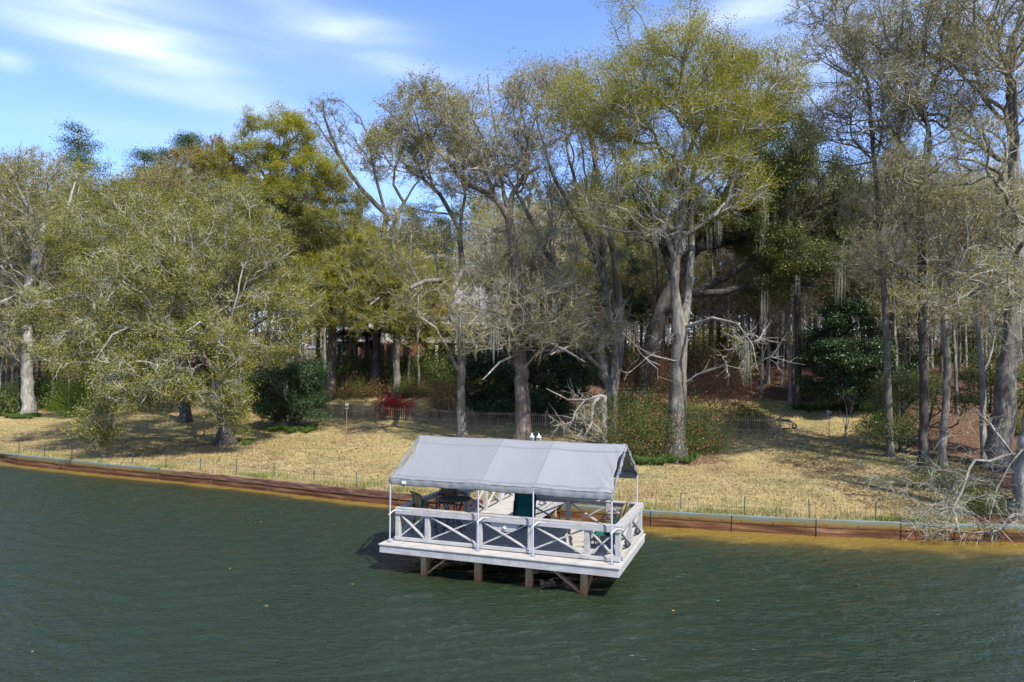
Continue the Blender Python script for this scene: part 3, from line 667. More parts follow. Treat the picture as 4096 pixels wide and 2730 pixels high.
# walkway
WE = 8.75
m = MB(); v = V1+.03
while v < WE:
    m.box((WU0-.06, v, -.035), (WU1+.10, v+.136, 0)); v += .142
m.build('walkway_boards', 'deck_paint', dk, bevel=.004)
for u in (WU0-.08, WU1+.08): MB().box((u, V1+.02, -.235), (u+.04, WE, -.037)).build('fascia_board', 'white_paint', dk, bevel=.004)
wv = [V1+.12, 4.85, 6.2, 7.5, WE-.1]
for u, sd_ in ((WU0, -1), (WU1, 1)):
    for v in wv[1:]: post(u, v)
    rail((u, V1-.05), (u, WE-.03), (sd_, 0))
    for a_, b_ in zip([BV]+wv[1:-1], wv[1:]): xb((u, a_), (u, b_), (sd_, 0))
# piles and knee braces
def pile(u, v): MB().box((u-.085, v-.085, -2.2), (u+.085, v+.085, -.236)).build('pile', 'pile_wood', dk, bevel=.01)
for u in (1.0, 2.55, 3.95, 5.38):
    for v in (.12, 3.0): pile(u, v)
for u in (WU0+.1, WU1-.05):
    for v in (5.3, 7.3): pile(u, v)
for a_, b_ in (((1.06, .12, -.78), (1.75, .12, -.25)), ((5.3, .12, -.8), (4.5, .12, -.25)), ((5.42, .2, -.78), (5.5, .8, -.25)), ((1.0, .2, -.78), (.95, .8, -.25)), ((5.3, 3.0, -.8), (4.6, 3.0, -.25))):
    MB().bar(a_, b_, .05, .13, (0, 1, 0)).build('knee_brace', 'pile_wood', dk)

# ------------------------------------------------------------ canopy
CU = [0, 2.583, 4.081, 6.09]; EZ, RZ, CW = 1.72, 2.70, 3.5
cn = thing('canopy', 'grey fabric gable canopy on slim metal poles standing over the white dock', 'canopy', (DX, DY, DZ), -YAW)
for u in CU:
    for v in (0, CW):
        zb = 0.0 if v == 0 else -.2
        MB().tube([(u, v, zb), (u, v, EZ-.02)], .021, 10).build('pole', 'metal_galv', cn, True)
        if v == 0: MB().box((u-.06, v-.06, .0015), (u+.06, v+.06, .008)).build('foot_plate', 'metal_galv', cn)
    MB().tube([(u, 0, EZ-.02), (u, .08, EZ+.01), (u, CW/2, RZ-.03), (u, CW-.08, EZ+.01), (u, CW, EZ-.02)], .021, 8).build('rafter', 'metal_galv', cn, True)
for v, z in ((0, EZ-.02), (CW/2, RZ-.045), (CW, EZ-.02)): MB().tube([(CU[0], v, z), (CU[-1], v, z)], .019, 8).build('purlin', 'metal_galv', cn, True)
rg = np.random.default_rng(11)
nu, prof = 150, []
def panel(u):
    k = np.searchsorted(CU, u)-1; k = min(max(k, 0), 2); return k, (u-CU[k])/(CU[k+1]-CU[k])
nsl, nvl = 26, 9; Vc = []; tcol = []
rowsN = nvl+nsl+nsl+nvl+1
def wr(u, k): return math.sin(u*k+1.3*math.sin(u*2.1))*math.sin(u*k*.37+.7)
for a in range(nu+1):
    u = CU[0]-.03+(CU[-1]-CU[0]+.06)*a/nu; k, t = panel(min(max(u, 0.001), CU[-1]-.001)); sg = math.sin(math.pi*min(max(t, 0), 1))
    endR = math.exp(-((CU[-1]-u)/.38)**2); endL = math.exp(-((u)/.3)**2)
    for b in range(rowsN):
        if b < nvl: 
            f = 1-b/nvl; side = 0; dr = f
        elif b <= nvl+2*nsl: f = None
        else: f = (b-nvl-2*nsl)/nvl; side = 1; dr = f
        if f is None:
            s_ = (b-nvl)/(2*nsl); v = CW*s_; h = 1-abs(2*s_-1); z = EZ+(RZ-EZ)*h+.022
            sag = -.035*sg*math.sin(math.pi*min(1, h*1.02))-.012*sg
            near = math.exp(-(h/.14)**2); sag += .012*near*wr(u, 9)*(1+2*endR)+.006*wr(u+s_*2, 5)*sg
            sag += .016*endR*wr(s_*9+u*4, 5)+.014*endL*wr(s_*8+u*5, 4); z += sag-.01*sg
            du = 0
            if u > CU[-1]-.7: du = -(.10*math.sin(math.pi*h)*((u-CU[-1]+.7)/.7)**2)+.02*endR*math.sin(h*17)
            if u < .8: du = .17*math.sin(math.pi*min(1, h*1.0))*(1-u/.8)**2 if h < 1 else 0
            Vc.append((u+du, v-.03*(1 if s_ < .02 else 0), z)); 
        else:
            Lf = .175+.012*wr(u, 2.3)+.02*sg+.03*endR; out = .016+.012*math.sin(math.pi*dr)+.012*wr(u, 13)*dr+.008*wr(u*1.7, 9)
            z = EZ+.02-Lf*dr+.01*wr(u, 8)*dr; v = -out if side == 0 else CW+out
            Vc.append((u, v, z-.008*sg))
Vc = np.array(Vc); R_ = rowsN; i, j = np.meshgrid(np.arange(nu), np.arange(R_-1), indexing='ij'); a = (i*R_+j).ravel(); F = np.stack([a, a+R_, a+R_+1, a+1], 1)
fu_ = (Vc[F[:, 0], 0]+Vc[F[:, 2], 0])/2; tint = np.where(fu_ < CU[1], .25, np.where(fu_ < CU[2], .6, .9)); dm = np.minimum(np.abs(fu_-CU[1]-.02), np.abs(fu_-CU[2]-.02)); tint = np.where(dm < .018, 0, tint); rw__ = F[:, 0] % R_; tint = np.where((rw__ == nvl+1) | (rw__ == nvl+nsl-5), .0, tint)  # panel tones put the shading of their twist into the colour; seams darkest
cv = npmesh('cover', Vc, F, 'tarp', cn, True, tint); mm = cv.modifiers.new('thick', 'SOLIDIFY'); mm.thickness = .004
# end flaps: gathered fabric round the end rafters
for u, sgn in ((CU[-1]+.03, 1), (CU[0]-.02, -1)):
    V_ = []; nn_ = 90
    for a in range(nn_+1):
        s_ = a/nn_; h = 1-abs(2*s_-1); v = CW*s_; z = EZ+(RZ-EZ)*h
        for b in range(6):
            q = b/5; wdt = (.13+.05*wr(s_*11, 3)) if sgn > 0 else .05
            V_.append((u+sgn*(.015*math.sin(b*2+s_*40)+.012*wr(s_*20, 3)*q), v, z+.03-wdt*q-.02*math.sin(s_*55)*q))
    V_ = np.array(V_); i, j = np.meshgrid(np.arange(nn_), np.arange(5), indexing='ij'); a = (i*6+j).ravel(); F = np.stack([a, a+6, a+7, a+1], 1)
    o = npmesh('end_flap', V_, F, 'tarp', cn, True, np.full(len(F), .5)); mm = o.modifiers.new('thick', 'SOLIDIFY'); mm.thickness = .004
MB().box((.38, -.062, EZ-.13), (.5, -.055, EZ-.05)).build('tag', 'strap', cn)
MB().box((5.55, CW-.05, EZ-.06), (5.66, CW-.04, EZ+.04)).build('tag', 'strap', cn)
for u in CU:   # white straps tying poles to the rail
    MB().tube([(u-.02, -.03, RH-.17), (u+.02, -.03, RH-.14), (u+.09, .03, RH-.06), (u+.16, .13, RH-.06), (u+.28, .137, RH-.075)], [.014, .017, .014, .008, .005], 6).build('tie_strap', 'strap', cn, True)

# ------------------------------------------------------------ furniture on the dock
def place(o, u, v, face, z=0):     # face: angle in dock frame, 0 = looks along +u
    p = dw(u, v, z); o.location = p; o.rotation_euler = (0, 0, face-YAW)
tb = thing('bar_table', 'round dark bar height patio table with curved metal legs under the canopy', 'table')
MB().lathe([(0, .93), (.46, .93), (.5, .945), (.505, .96), (.49, .972), (.3, .975), (.29, .969), (0, .969)], 40).build('table_top', 'table_top', tb, True)
for k in range(4):
    a = math.pi/4+k*math.pi/2; c, s_ = math.cos(a), math.sin(a)
    MB().tube([(c*r, s_*r, z) for r, z in ((.36, .93), (.33, .80), (.22, .62), (.17, .45), (.24, .28), (.42, 0.01))], .016, 8).build('leg', 'black_metal', tb, True)
MB().tube([(.33*math.cos(t), .33*math.sin(t), .17) for t in np.linspace(0, 2*math.pi, 33)], .010, 6, False).build('foot_ring', 'black_metal', tb, True)
MB().tube([(.16*math.cos(t), .16*math.sin(t), .5) for t in np.linspace(0, 2*math.pi, 25)], .010, 6, False).build('brace_ring', 'black_metal', tb, True)
place(tb, 1.15, 1.62, .3)
def sheet(pts, w, mat, name_, parent, th=.006, nw=5, bow=.02):
    V_ = []; n = len(pts)
    for (x, z) in pts:
        for k in range(nw): y = -w/2+w*k/(nw-1); V_.append((x-bow*math.sin(math.pi*k/(nw-1)), y, z))
    i, j = np.meshgrid(np.arange(n-1), np.arange(nw-1), indexing='ij'); a = (i*nw+j).ravel(); F = np.stack([a, a+1, a+nw+1, a+nw], 1)
    o = npmesh(name_, np.array(V_), F, mat, parent, True); mm = o.modifiers.new('thick', 'SOLIDIFY'); mm.thickness = th; return o
def bar_chair(label, sling, sh_=.66, top=1.2, w=.5):
    t = thing('bar_chair', label, 'chair', group='chairs around the round table')
    sheet([(.22, sh_+.01), (.1, sh_-.02), (-.1, sh_-.02), (-.21, sh_)], w-.05, sling, 'seat', t)
    sheet([(-.20, sh_+.03), (-.235, sh_+.2), (-.25, top-.12), (-.30, top-.02), (-.34, top)], w-.05, sling, 'backrest', t)
    for sy in (-1, 1):
        y = sy*w/2
        MB().tube([(.24, y, sh_), (-.2, y, sh_), (-.235, y, sh_+.2), (-.25, y, top-.12), (-.30, y, top-.02), (-.34, y, top)], .014, 8).build('side_frame', 'brown_metal', t, True)
        MB().tube([(-.23, y, sh_+.2), (-.05, y, sh_+.24), (.2, y, sh_+.22), (.26, y, sh_+.14), (.24, y, sh_)], .014, 8).build('arm', 'brown_metal', t, True)
        MB().tube([(.2, y, sh_), (.2, y, .4), (.27, y, .01)], .014, 8).build('leg', 'brown_metal', t, True)
        MB().tube([(-.18, y, sh_), (-.17, y, .4), (-.26, y, .01)], .014, 8).build('leg', 'brown_metal', t, True)
        MB().tube([(-.22, y, .18), (0, y, .32), (.24, y, .18)], .010, 6).build('stretcher', 'brown_metal', t, True)
    MB().tube([(-.34, -w/2, top), (-.35, 0, top+.02), (-.34, w/2, top)], .014, 8).build('top_bar', 'brown_metal', t, True)
    MB().tube([(.24, -w/2, .2), (.24, w/2, .2)], .012, 6).build('foot_rest', 'brown_metal', t, True)
    return t
c1 = bar_chair('tall tan sling patio chair at the left end of the dock, seen from its side', 'sling_tan'); place(c1, .48, 1.12, 1.0)
c2 = bar_chair('tall shade-darkened brown sling patio chair behind the round table, its back to the left rail', 'sling_brown_shade', w=.54); place(c2, .55, 2.45, -1.35)
def patio_chair(label, sling, top=1.0):
    t = thing('patio_chair', label, 'chair', group='patio chairs along the right railing')
    sheet([(.26, .42), (.1, .39), (-.15, .38), (-.22, .40)], .48, sling, 'seat', t)
    sheet([(-.22, .42), (-.28, .6), (-.36, .85), (-.42, top)], .48, sling, 'backrest', t)
    for sy in (-1, 1):
        y = sy*.26
        MB().tube([(.28, y, .42), (.1, y, .39), (-.2, y, .39), (-.28, y, .6), (-.36, y, .85), (-.42, y, top)], .013, 8).build('side_frame', 'brown_metal', t, True)
        MB().tube([(-.30, y, .64), (-.1, y, .66), (.22, y, .64), (.29, y, .58), (.27, y, .3), (.30, y, .01)], .013, 8).build('arm', 'brown_metal', t, True)
        MB().tube([(.1, y, .39), (-.18, y, .2), (-.32, y, .01)], .013, 8).build('leg', 'brown_metal', t, True)
    MB().tube([(-.42, -.26, top), (-.425, .26, top)], .013, 8).build('top_bar', 'brown_metal', t, True)
    return t
for lab, sl_, v in (('teal sling patio chair nearest the front right corner of the dock', 'sling_teal', 1.35), ('middle tan sling patio chair leaning on the right dock rail', 'sling_tan', 2.12), ('tan sling patio chair farthest back along the right dock rail', 'sling_tan', 2.85)):
    c = patio_chair(lab, sl_, .95 if sl_ == 'sling_teal' else 1.06); place(c, 5.58, v, math.pi)
def folded(label, off, sl_):
    t = thing('folded_chair', label, 'chair', group='folded chairs leaning by the walkway')
    sheet([(.10, .06), (.02, .5), (-.08, .98)], .50, sl_, 'sling', t); sheet([(.14, .06), (.07, .5), (.0, .72)], .50, sl_, 'seat', t)
    for sy in (-1, 1):
        MB().bar((.11, sy*.285, .0), (-.09, sy*.285, 1.0), .04, .05).build('side_frame', 'black_metal', t)
        MB().bar((.16, sy*.29, .0), (.02, sy*.29, .78), .035, .035).build('leg', 'black_metal', t)
    MB().tube([(-.08, -.29, .98), (-.08, .29, .98)], .016, 8).build('top_bar', 'black_metal', t, True)
    MB().tube([(.12, -.29, .05), (.12, .29, .05)], .016, 8).build('bottom_bar', 'black_metal', t, True)
    place(t, 2.86, 2.98+off, -math.pi/2+.05)
folded('folded teal sling chair in front of its stack by the back rail', -.12, 'sling_teal')
folded('folded teal sling chair behind another, against the back rail of the dock', .05, 'sling_teal')

# ------------------------------------------------------------ lamp post by the walkway
lp = dw(.98, 9.75); lp.z = float(gz(lp.x, lp.y)); lt_ = thing('lamp_post', 'post with two pointed pale metal lanterns standing beyond the canopy ridge', 'lamp', tuple(lp), -YAW)
k = lp.y/FPX; ztop = at(2126, 1752, lp.y).z-lp.z
MB().tube([(0, 0, -.1), (0, 0, ztop+.02)], .03, 8).build('post', 'brown_metal', lt_, True)
for sx_ in (-1, 1):
    x = sx_*.14; z = ztop-.08
    MB().tube([(0, 0, z-.22), (x*.6, 0, z-.2), (x, 0, z-.12)], .012, 6).build('arm', 'lamp_metal', lt_, True)
    ln = MB().lathe([(.11, z+.10), (.105, z+.115), (.06, z+.17), (.02, z+.215), (.006, z+.27), (0, z+.28)], 12, (x, 0, 0)).build('lantern_cap', 'lamp_metal', lt_, True)
    MB().lathe([(.03, z-.12), (.055, z-.07), (.07, z+.02), (.07, z+.10)], 10, (x, 0, 0)).build('globe', 'lamp_glass', ln, True)
    MB().tube([(x-.075, 0, z+.10), (x-.07, 0, z), (x-.04, 0, z-.09), (x, 0, z-.125), (x+.04, 0, z-.09), (x+.07, 0, z), (x+.075, 0, z+.10)], .009, 5).build('guard', 'lamp_metal', ln, True)

# ------------------------------------------------------------ bird boxes, ball, wheelbarrow, ornament
def birdbox(label, b, top, wpx, pole_mat):
    B_ = gp(*b); h = at(b[0], top, B_.y).z-B_.z; k = B_.y/FPX; wd = wpx*k
    t = thing('birdhouse', label, 'birdhouse', tuple(B_), .35)
    MB().tube([(0, 0, -.1), (0, 0, h-wd*1.6)], .02, 6).build('pole', pole_mat, t, True)
    bx_ = MB().box((-wd/2, -wd/2, h-wd*1.7), (wd/2, wd/2, h-.03)).build('box', 'grey_wood', t)
    MB().bar((0, -wd*.75, h-.06), (0, wd*.7, h+.03), wd*1.25, .025).build('roof', 'grey_wood', t)
    MB().box((-wd*.3, -wd/2-.02, h-wd*1.35), (wd*.3, -wd/2-.002, h-wd*.7)).build('door', 'brown_metal', t)
birdbox('grey wooden bird box on a rusty pole on the right lawn', (3317, 1812), 1646, 13, 'rust_pole')
birdbox('small bird box on a thin rusty pole on the left lawn before the fence', (1385, 1786), 1618, 11, 'rust_pole')
b_ = gp(3510, 1760); bl_ = MB().lathe([(0, 0), (.09, .01), (.16, .06), (.17, .11), (.13, .17), (.06, .19), (0, .195)], 14).build('ball', 'red_plastic', None, True); bl_.location = b_; tag(bl_, 'small dull red ball lying on the right lawn', 'ball')
b_ = gp(3140, 1722); wb = thing('wheelbarrow', 'upturned dark wheelbarrow beside the fence corner post on the lawn', 'wheelbarrow', tuple(b_), .2)
m = MB(); m.v += [(-.45, -.3, .55), (.5, -.22, .42), (.5, .22, .42), (-.45, .3, .55), (-.3, -.2, .72), (.25, -.15, .66), (.25, .15, .66), (-.3, .2, .72)]
m.q += [(0, 1, 5, 4), (1, 2, 6, 5), (2, 3, 7, 6), (3, 0, 4, 7), (4, 5, 6, 7)]; m.build('tray', 'black_metal', wb)
for sy in (-1, 1):
    MB().tube([(-.8, sy*.24, .12), (.1, sy*.24, .42), (.55, sy*.12, .3)], .018, 6).build('handle', 'fence_wood', wb, True)
    MB().tube([(.42, sy*.22, .42), (.5, sy*.26, .02)], .014, 6).build('leg', 'black_metal', wb, True)
MB().lathe([(.1, -.03), (.17, -.035), (.19, 0), (.17, .035), (.1, .03)], 16).build('wheel', 'black_metal', wb, True).matrix_local = Matrix.Translation((.62, 0, .25)) @ Matrix.Rotation(math.pi/2, 4, 'X')
b_ = gp(2250, 1718); go = thing('garden_ornament', 'small orange bird ornament on a stake beside the drooping bleached limb', 'ornament', tuple(b_), .2)
MB().tube([(0, 0, -.05), (0, 0, .32)], .012, 5).build('stake', 'strap', go)
MB().tube([(-.17, 0, .38), (-.08, 0, .42), (.05, 0, .42), (.17, 0, .34)], [.02, .11, .12, .03], 9).build('body', 'orange_plastic', go, True)
MB().tube([(-.1, 0, .45), (-.17, 0, .58), (-.13, 0, .68), (-.2, 0, .66)], [.035, .025, .035, .012], 7).build('neck', 'orange_plastic', go, True)

# ------------------------------------------------------------ house on the rise
HY = 68.
def hx(px): return at(px, 1400, HY).x
def hzt(py, Y=HY): return at(2048, py, Y).z
hs = thing('house', 'red brick house with grey shingle roof half hidden behind the trees', 'house', (hx(1750), HY, float(gz(hx(1750), HY)))); ho = Vector(hs.location)
def hbox(name_, mat, x0, x1, y0, y1, z0, z1, par=None): return MB().box((x0-ho.x, y0-ho.y, z0-ho.z), (x1-ho.x, y1-ho.y, z1-ho.z)).build(name_, mat, par or hs)
def gable(x0, x1, y0, y1, ze, zr, mat='shingle', hip=.35):
    m = MB(); o = .45; x0 -= o; x1 += o; y0 -= o; y1 += o; ym = (y0+y1)/2; hx_ = (x1-x0)*hip if hip else 0
    P_ = [(x0, y0, ze), (x1, y0, ze), (x1, y1, ze), (x0, y1, ze), (x0+hx_, ym, zr), (x1-hx_, ym, zr)]; m.v += [(a-ho.x, b-ho.y, c-ho.z) for a, b, c in P_]
    m.q += [(0, 1, 5, 4), (2, 3, 4, 5), (0, 3, 2, 1)]; m.t += [(1, 2, 5), (3, 0, 4)]; r = m.build('roof', mat, hs)
    hbox('eave', 'siding', x0+.02, x1-.02, y0-.012, y0+.02, ze-.2, ze-.003); return r
gb = float(gz(hx(1750), HY))-1.
ze1 = hzt(1363)
hbox('wall', 'brick', hx(1335), hx(1462), HY, HY+7, gb, ze1-.02); gable(hx(1335), hx(1462), HY, HY+7, ze1, hzt(1308), hip=.1)
for px in (1350, 1418): 
    wf_ = hbox('window', 'cream_paint', hx(px)-.1, hx(px+15)+.1, HY-.04, HY-.002, gb+1, ze1-.35); hbox('pane', 'window_glass', hx(px), hx(px+15), HY-.06, HY-.042, gb+1.1, ze1-.45, wf_).location = (0, 0, 0)
hbox('wall', 'siding', hx(1474), hx(1645), HY+2, HY+9, hzt(1372), hzt(1300)); hbox('wall', 'brick', hx(1474), hx(1660), HY+2.03, HY+9, gb, hzt(1372)-.004)
for px in (1500, 1535, 1602): 
    wf_ = hbox('window', 'brown_metal', hx(px)-.08, hx(px+20)+.08, HY+1.98, HY+2.02, gb+.6, hzt(1378)); hbox('pane', 'window_glass', hx(px), hx(px+20), HY+1.95, HY+1.978, gb+.7, hzt(1381), wf_)
gable(hx(1470), hx(1655), HY+2, HY+9, hzt(1300), hzt(1240), hip=.15)
hbox('wall', 'brick', hx(1640), hx(2180), HY+6, HY+15, gb, hzt(1300)); rf = gable(hx(1560), hx(2180), HY+4, HY+16, hzt(1292, HY+4), hzt(1150, HY+10), hip=.25)
hbox('chimney', 'brick', hx(1715), hx(1765), HY+4.5, HY+5.7, gb, hzt(1225, HY+5))
hbox('porch_roof', 'shingle', hx(1700), hx(1960), HY+1, HY+6, hzt(1366), hzt(1350)); hbox('porch_eave', 'cream_paint', hx(1700)-.05, hx(1960)+.05, HY+.93, HY+.98, hzt(1373), hzt(1362))
for px in (1742, 1822, 1905): hbox('porch_post', 'cream_paint', hx(px)-.12, hx(px)+.12, HY+1.1, HY+1.34, gb, hzt(1366)-.01)
for px in (1755, 1840, 2010): hbox('window', 'window_glass', hx(px), hx(px+45), HY+5.95, HY+5.99, gb+.9, hzt(1385, HY+6))
hbox('wall', 'brick', hx(2270), hx(2420), HY+1, HY+8, gb-.8, hzt(1388)); gable(hx(2270), hx(2420), HY+1, HY+8, hzt(1386), hzt(1335), hip=.1)
hbox('window', 'window_glass', hx(2345), hx(2375), HY+.95, HY+.99, gb, hzt(1395))
p = gp(1220, 1440); 
sd2 = thing('garden_shed', 'low shed with a pale blue grey roof behind the holly, left of the brick house', 'shed', (p.x, p.y+6, float(gz(p.x, p.y+6))))
zt = at(1220, 1385, p.y+6).z-sd2.location.z
MB().box((-1.3, -1, -.3), (1.3, 1, zt-.4)).build('wall', 'grey_wood', sd2)
m = MB(); m.v += [(-1.5, -1.2, zt-.42), (1.5, -1.2, zt-.42), (1.5, 1.2, zt-.42), (-1.5, 1.2, zt-.42), (-1, 0, zt), (1, 0, zt)]; m.q += [(0, 1, 5, 4), (2, 3, 4, 5), (0, 3, 2, 1)]; m.t += [(1, 2, 5), (3, 0, 4)]; m.build('roof', 'seawall_cap' if False else 'metal_galv', sd2)
# ------------------------------------------------------------ hero trees, traced from the photograph at their real distances
def tree_px(name, label, cat, basepx, stems, ells, seed, group=None, dbase=0, **kw):
    B = gp(*basepx); Y0 = B.y
    st = []
    for i, s_ in enumerate(stems):
        w_ = px_stem(s_, Y0)
        if i == 0: w_[0] = (B.x, B.y, B.z-.15, w_[0][3])
        st.append(w_)
    el_ = [px_ell(*(e[:4]), Y0, *e[4:]) for e in ells]
    return build_tree(name, label, cat, group, B, st, el_, seed, **kw)
# ell = (px, py, rx, ry, n, dy, depth)
# pale tree at far left
tree_px('oak_tree', 'tall pale barked tree with crooked limbs at the far left of the lawn', 'tree', (113, 1664),
    [[(113, 1664, 56), (110, 1500, 46), (108, 1300, 40), (118, 1160, 34), (147, 1006, 30), (160, 961, 28), (185, 880, 20, 1)],
     [(118, 1160, 26), (160, 1100, 22, -1), (172, 1010, 18, -1.5), (191, 917, 18, -2), (245, 929, 17, -2), (261, 866, 14, -2), (280, 800, 12, -1.5), (300, 730, 8, -1)],
     [(147, 1006, 22), (120, 950, 20, 1), (102, 920, 16, 1.5), (83, 846, 14, 2), (32, 808, 12, 2), (0, 770, 10, 2)],
     [(160, 961, 20), (130, 860, 14, -1), (75, 760, 12, -1), (57, 700, 9, -1), (22, 655, 6, -1)],
     [(110, 1210, 16), (60, 1185, 14, -2), (0, 1210, 12, -3), (-70, 1190, 8, -4)],
     [(110, 1180, 14), (50, 1120, 12, 2), (-10, 1050, 9, 3)], [(112, 1330, 10), (60, 1290, 8, -2), (10, 1290, 6, -3)]],
    [(150, 820, 190, 230, 520, 0, 4.5), (240, 900, 130, 200, 160, -1, 3.5), (20, 900, 150, 260, 180, 0, 4), (80, 1180, 190, 110, 150, -1, 4), (40, 1330, 120, 130, 60, -1, 3), (150, 680, 90, 70, 90, 0, 2)],
    1, bark='bark_pale', twig='twig_pale', leaf='leaf_bud', ntw=5200, nleaf=26000, lsize=.085, tl=.7, moss=10, bf=.3)
# big live oak of the left lawn
tree_px('oak_tree', 'wide spreading olive green oak hung with grey moss over the left lawn', 'tree', (905, 1780),
    [[(905, 1782, 84), (905, 1720, 62), (900, 1600, 56), (880, 1500, 52), (862, 1440, 50), (850, 1380, 42)],
     [(862, 1440, 36), (780, 1360, 32, -1), (660, 1300, 28, -2), (560, 1290, 18, -3.5), (450, 1340, 10, -5), (380, 1440, 3, -6)],
     [(850, 1380, 36), (800, 1250, 30, 1), (700, 1120, 20, 1), (620, 1000, 12, 1), (560, 900, 3, 1)],
     [(850, 1380, 36), (880, 1250, 30, 1), (910, 1100, 20, 2), (900, 950, 11, 2), (930, 850, 3, 2)],
     [(862, 1440, 32), (960, 1330, 28, -1), (1080, 1260, 14, -1), (1180, 1230, 3, -1)],
     [(880, 1500, 30), (800, 1460, 26, -3), (700, 1470, 15, -5), (620, 1540, 8, -6.5), (560, 1620, 2, -7)],
     [(862, 1440, 28), (840, 1340, 24, -4), (800, 1290, 12, -6), (740, 1330, 3, -7)],
     [(780, 1360, 24, -1), (600, 1180, 20, 2), (420, 1120, 12, 3), (280, 1150, 3, 3)]],
    [(680, 1160, 330, 210, 640, 0, 5.5), (900, 990, 260, 240, 520, 2, 4.5), (520, 890, 230, 130, 260, 3, 4), (400, 1390, 200, 130, 280, -3, 3), (240, 1240, 130, 110, 120, 0, 3), (560, 1520, 190, 110, 200, -5.5, 1.8), (820, 1470, 150, 150, 190, -5, 1.8), (1070, 1310, 160, 150, 230, -1, 3), (400, 1690, 50, 80, 60, -5, 1), (880, 1640, 110, 70, 50, -4, 1.2), (1180, 1180, 110, 100, 110, 1, 2.5), (720, 1340, 230, 100, 190, -3.5, 1.4), (500, 1260, 150, 110, 120, -3, 1.6)],
    2, bark='bark_dark', twig='twig_pale', leaf='leaf_oak', ntw=17000, clump=3400, nleaf=98000, lsize=.095, tl=.6, sub=3, desc=0, bf=.3, moss=75, mossL=1.25, up=.05, r0=.012)
tree_px('oak_tree', 'broad olive oak behind the mossy oak, only its upper crown showing', 'tree', (745, 1690),
    [[(745, 1690, 46), (740, 1500, 40), (720, 1300, 36), (690, 1150, 30), (640, 1000, 22), (600, 850, 14)], [(720, 1300, 26), (820, 1100, 22, 1), (900, 900, 14, 1)], [(690, 1150, 22), (500, 1000, 18, 1), (380, 900, 12, 1)]],
    [(640, 930, 330, 230, 620, 0, 5), (420, 960, 210, 150, 260, 0, 4), (880, 900, 200, 180, 260, 0, 4)],
    3, bark='bark_dark', twig='twig_grey', leaf='leaf_oak', ntw=7500, clump=2200, nleaf=42000, lsize=.11, tl=.7, moss=12)
# yellow green tree crowning the left half
tree_px('maple_tree', 'tall tree with bright yellow green spring crown rising above the oaks', 'tree', (1148, 1640),
    [[(1148, 1640, 32), (1148, 1500, 28), (1150, 1300, 27), (1142, 1150, 25), (1130, 950, 20), (1115, 800, 14), (1110, 650, 10)], [(1142, 1150, 18), (1040, 950, 14, 1), (960, 800, 10, 1)], [(1130, 950, 16), (1220, 780, 12, -1), (1270, 680, 8, -1)], [(1115, 800, 12), (1030, 660, 9), (980, 620, 6)]],
    [(1110, 560, 150, 110, 260, 0, 3), (1000, 700, 200, 130, 300, 0, 3.5), (1210, 720, 170, 150, 280, 0, 3.5), (1100, 850, 250, 150, 300, 0, 4), (1230, 1150, 140, 130, 160, -1, 3)],
    4, bark='bark_grey', twig='twig_dark', leaf='leaf_yellow', ntw=4200, nleaf=62000, lsize=.10, tl=.6, sub=3, clump=2000)
tree_px('maple_tree', 'tree with orange tinged spring buds left of the bright yellow green crown', 'tree', (860, 1640),
    [[(860, 1640, 34), (860, 1400, 30), (850, 1150, 26), (830, 950, 20), (820, 780, 12)], [(850, 1150, 20), (740, 950, 14), (680, 800, 9)], [(830, 950, 14), (900, 800, 10), (900, 680, 7)]],
    [(830, 740, 170, 150, 320, 0, 4), (700, 800, 170, 120, 240, 0, 4), (880, 640, 90, 80, 110, 0, 2.5)],
    5, bark='bark_grey', twig='twig_grey', leaf='leaf_orange', ntw=4200, nleaf=30000, lsize=.085, tl=.6, dbase=6)
tree_px('live_oak', 'dense dark olive oak filling the middle left above the brick house', 'tree', (1325, 1592),
    [[(1325, 1592, 46), (1326, 1500, 40), (1330, 1350, 36), (1328, 1200, 32), (1310, 1050, 28), (1290, 900, 20)], [(1328, 1200, 20), (1230, 1080, 16), (1150, 1000, 12)], [(1310, 1050, 20), (1400, 950, 16), (1440, 880, 10)]],
    [(1290, 870, 190, 190, 460, 0, 4.5), (1210, 1080, 180, 150, 330, 0, 4), (1400, 1000, 130, 150, 220, 0, 3.5), (1330, 1230, 140, 80, 130, -1, 3)],
    6, bark='bark_brown', twig='twig_grey', leaf='leaf_oak', ntw=6500, clump=2600, nleaf=60000, lsize=.10, tl=.55)
tree_px('cypress_tree', 'slender grey trunk with feathery yellow green foliage left of the canopy peak', 'tree', (1584, 1597),
    [[(1584, 1597, 34), (1585, 1450, 30), (1590, 1300, 28), (1592, 1170, 26), (1588, 1050, 18), (1570, 960, 12)], [(1592, 1170, 16), (1530, 1180, 12, -1), (1480, 1220, 8, -2)], [(1588, 1050, 12), (1480, 1000, 10), (1400, 980, 7)], [(1592, 1170, 14), (1650, 1100, 10), (1700, 1080, 7)]],
    [(1540, 1020, 200, 120, 330, 0, 3.5), (1400, 1130, 180, 130, 280, -1, 3), (1640, 1150, 130, 120, 170, 0, 2.5), (1480, 1270, 160, 60, 150, -1, 2), (1350, 1230, 130, 80, 130, -1, 2)],
    7, bark='bark_grey', twig='twig_pale', leaf='leaf_yellow', ntw=6000, nleaf=60000, lsize=.085, tl=.6, desc=0, up=0, asp=.4)
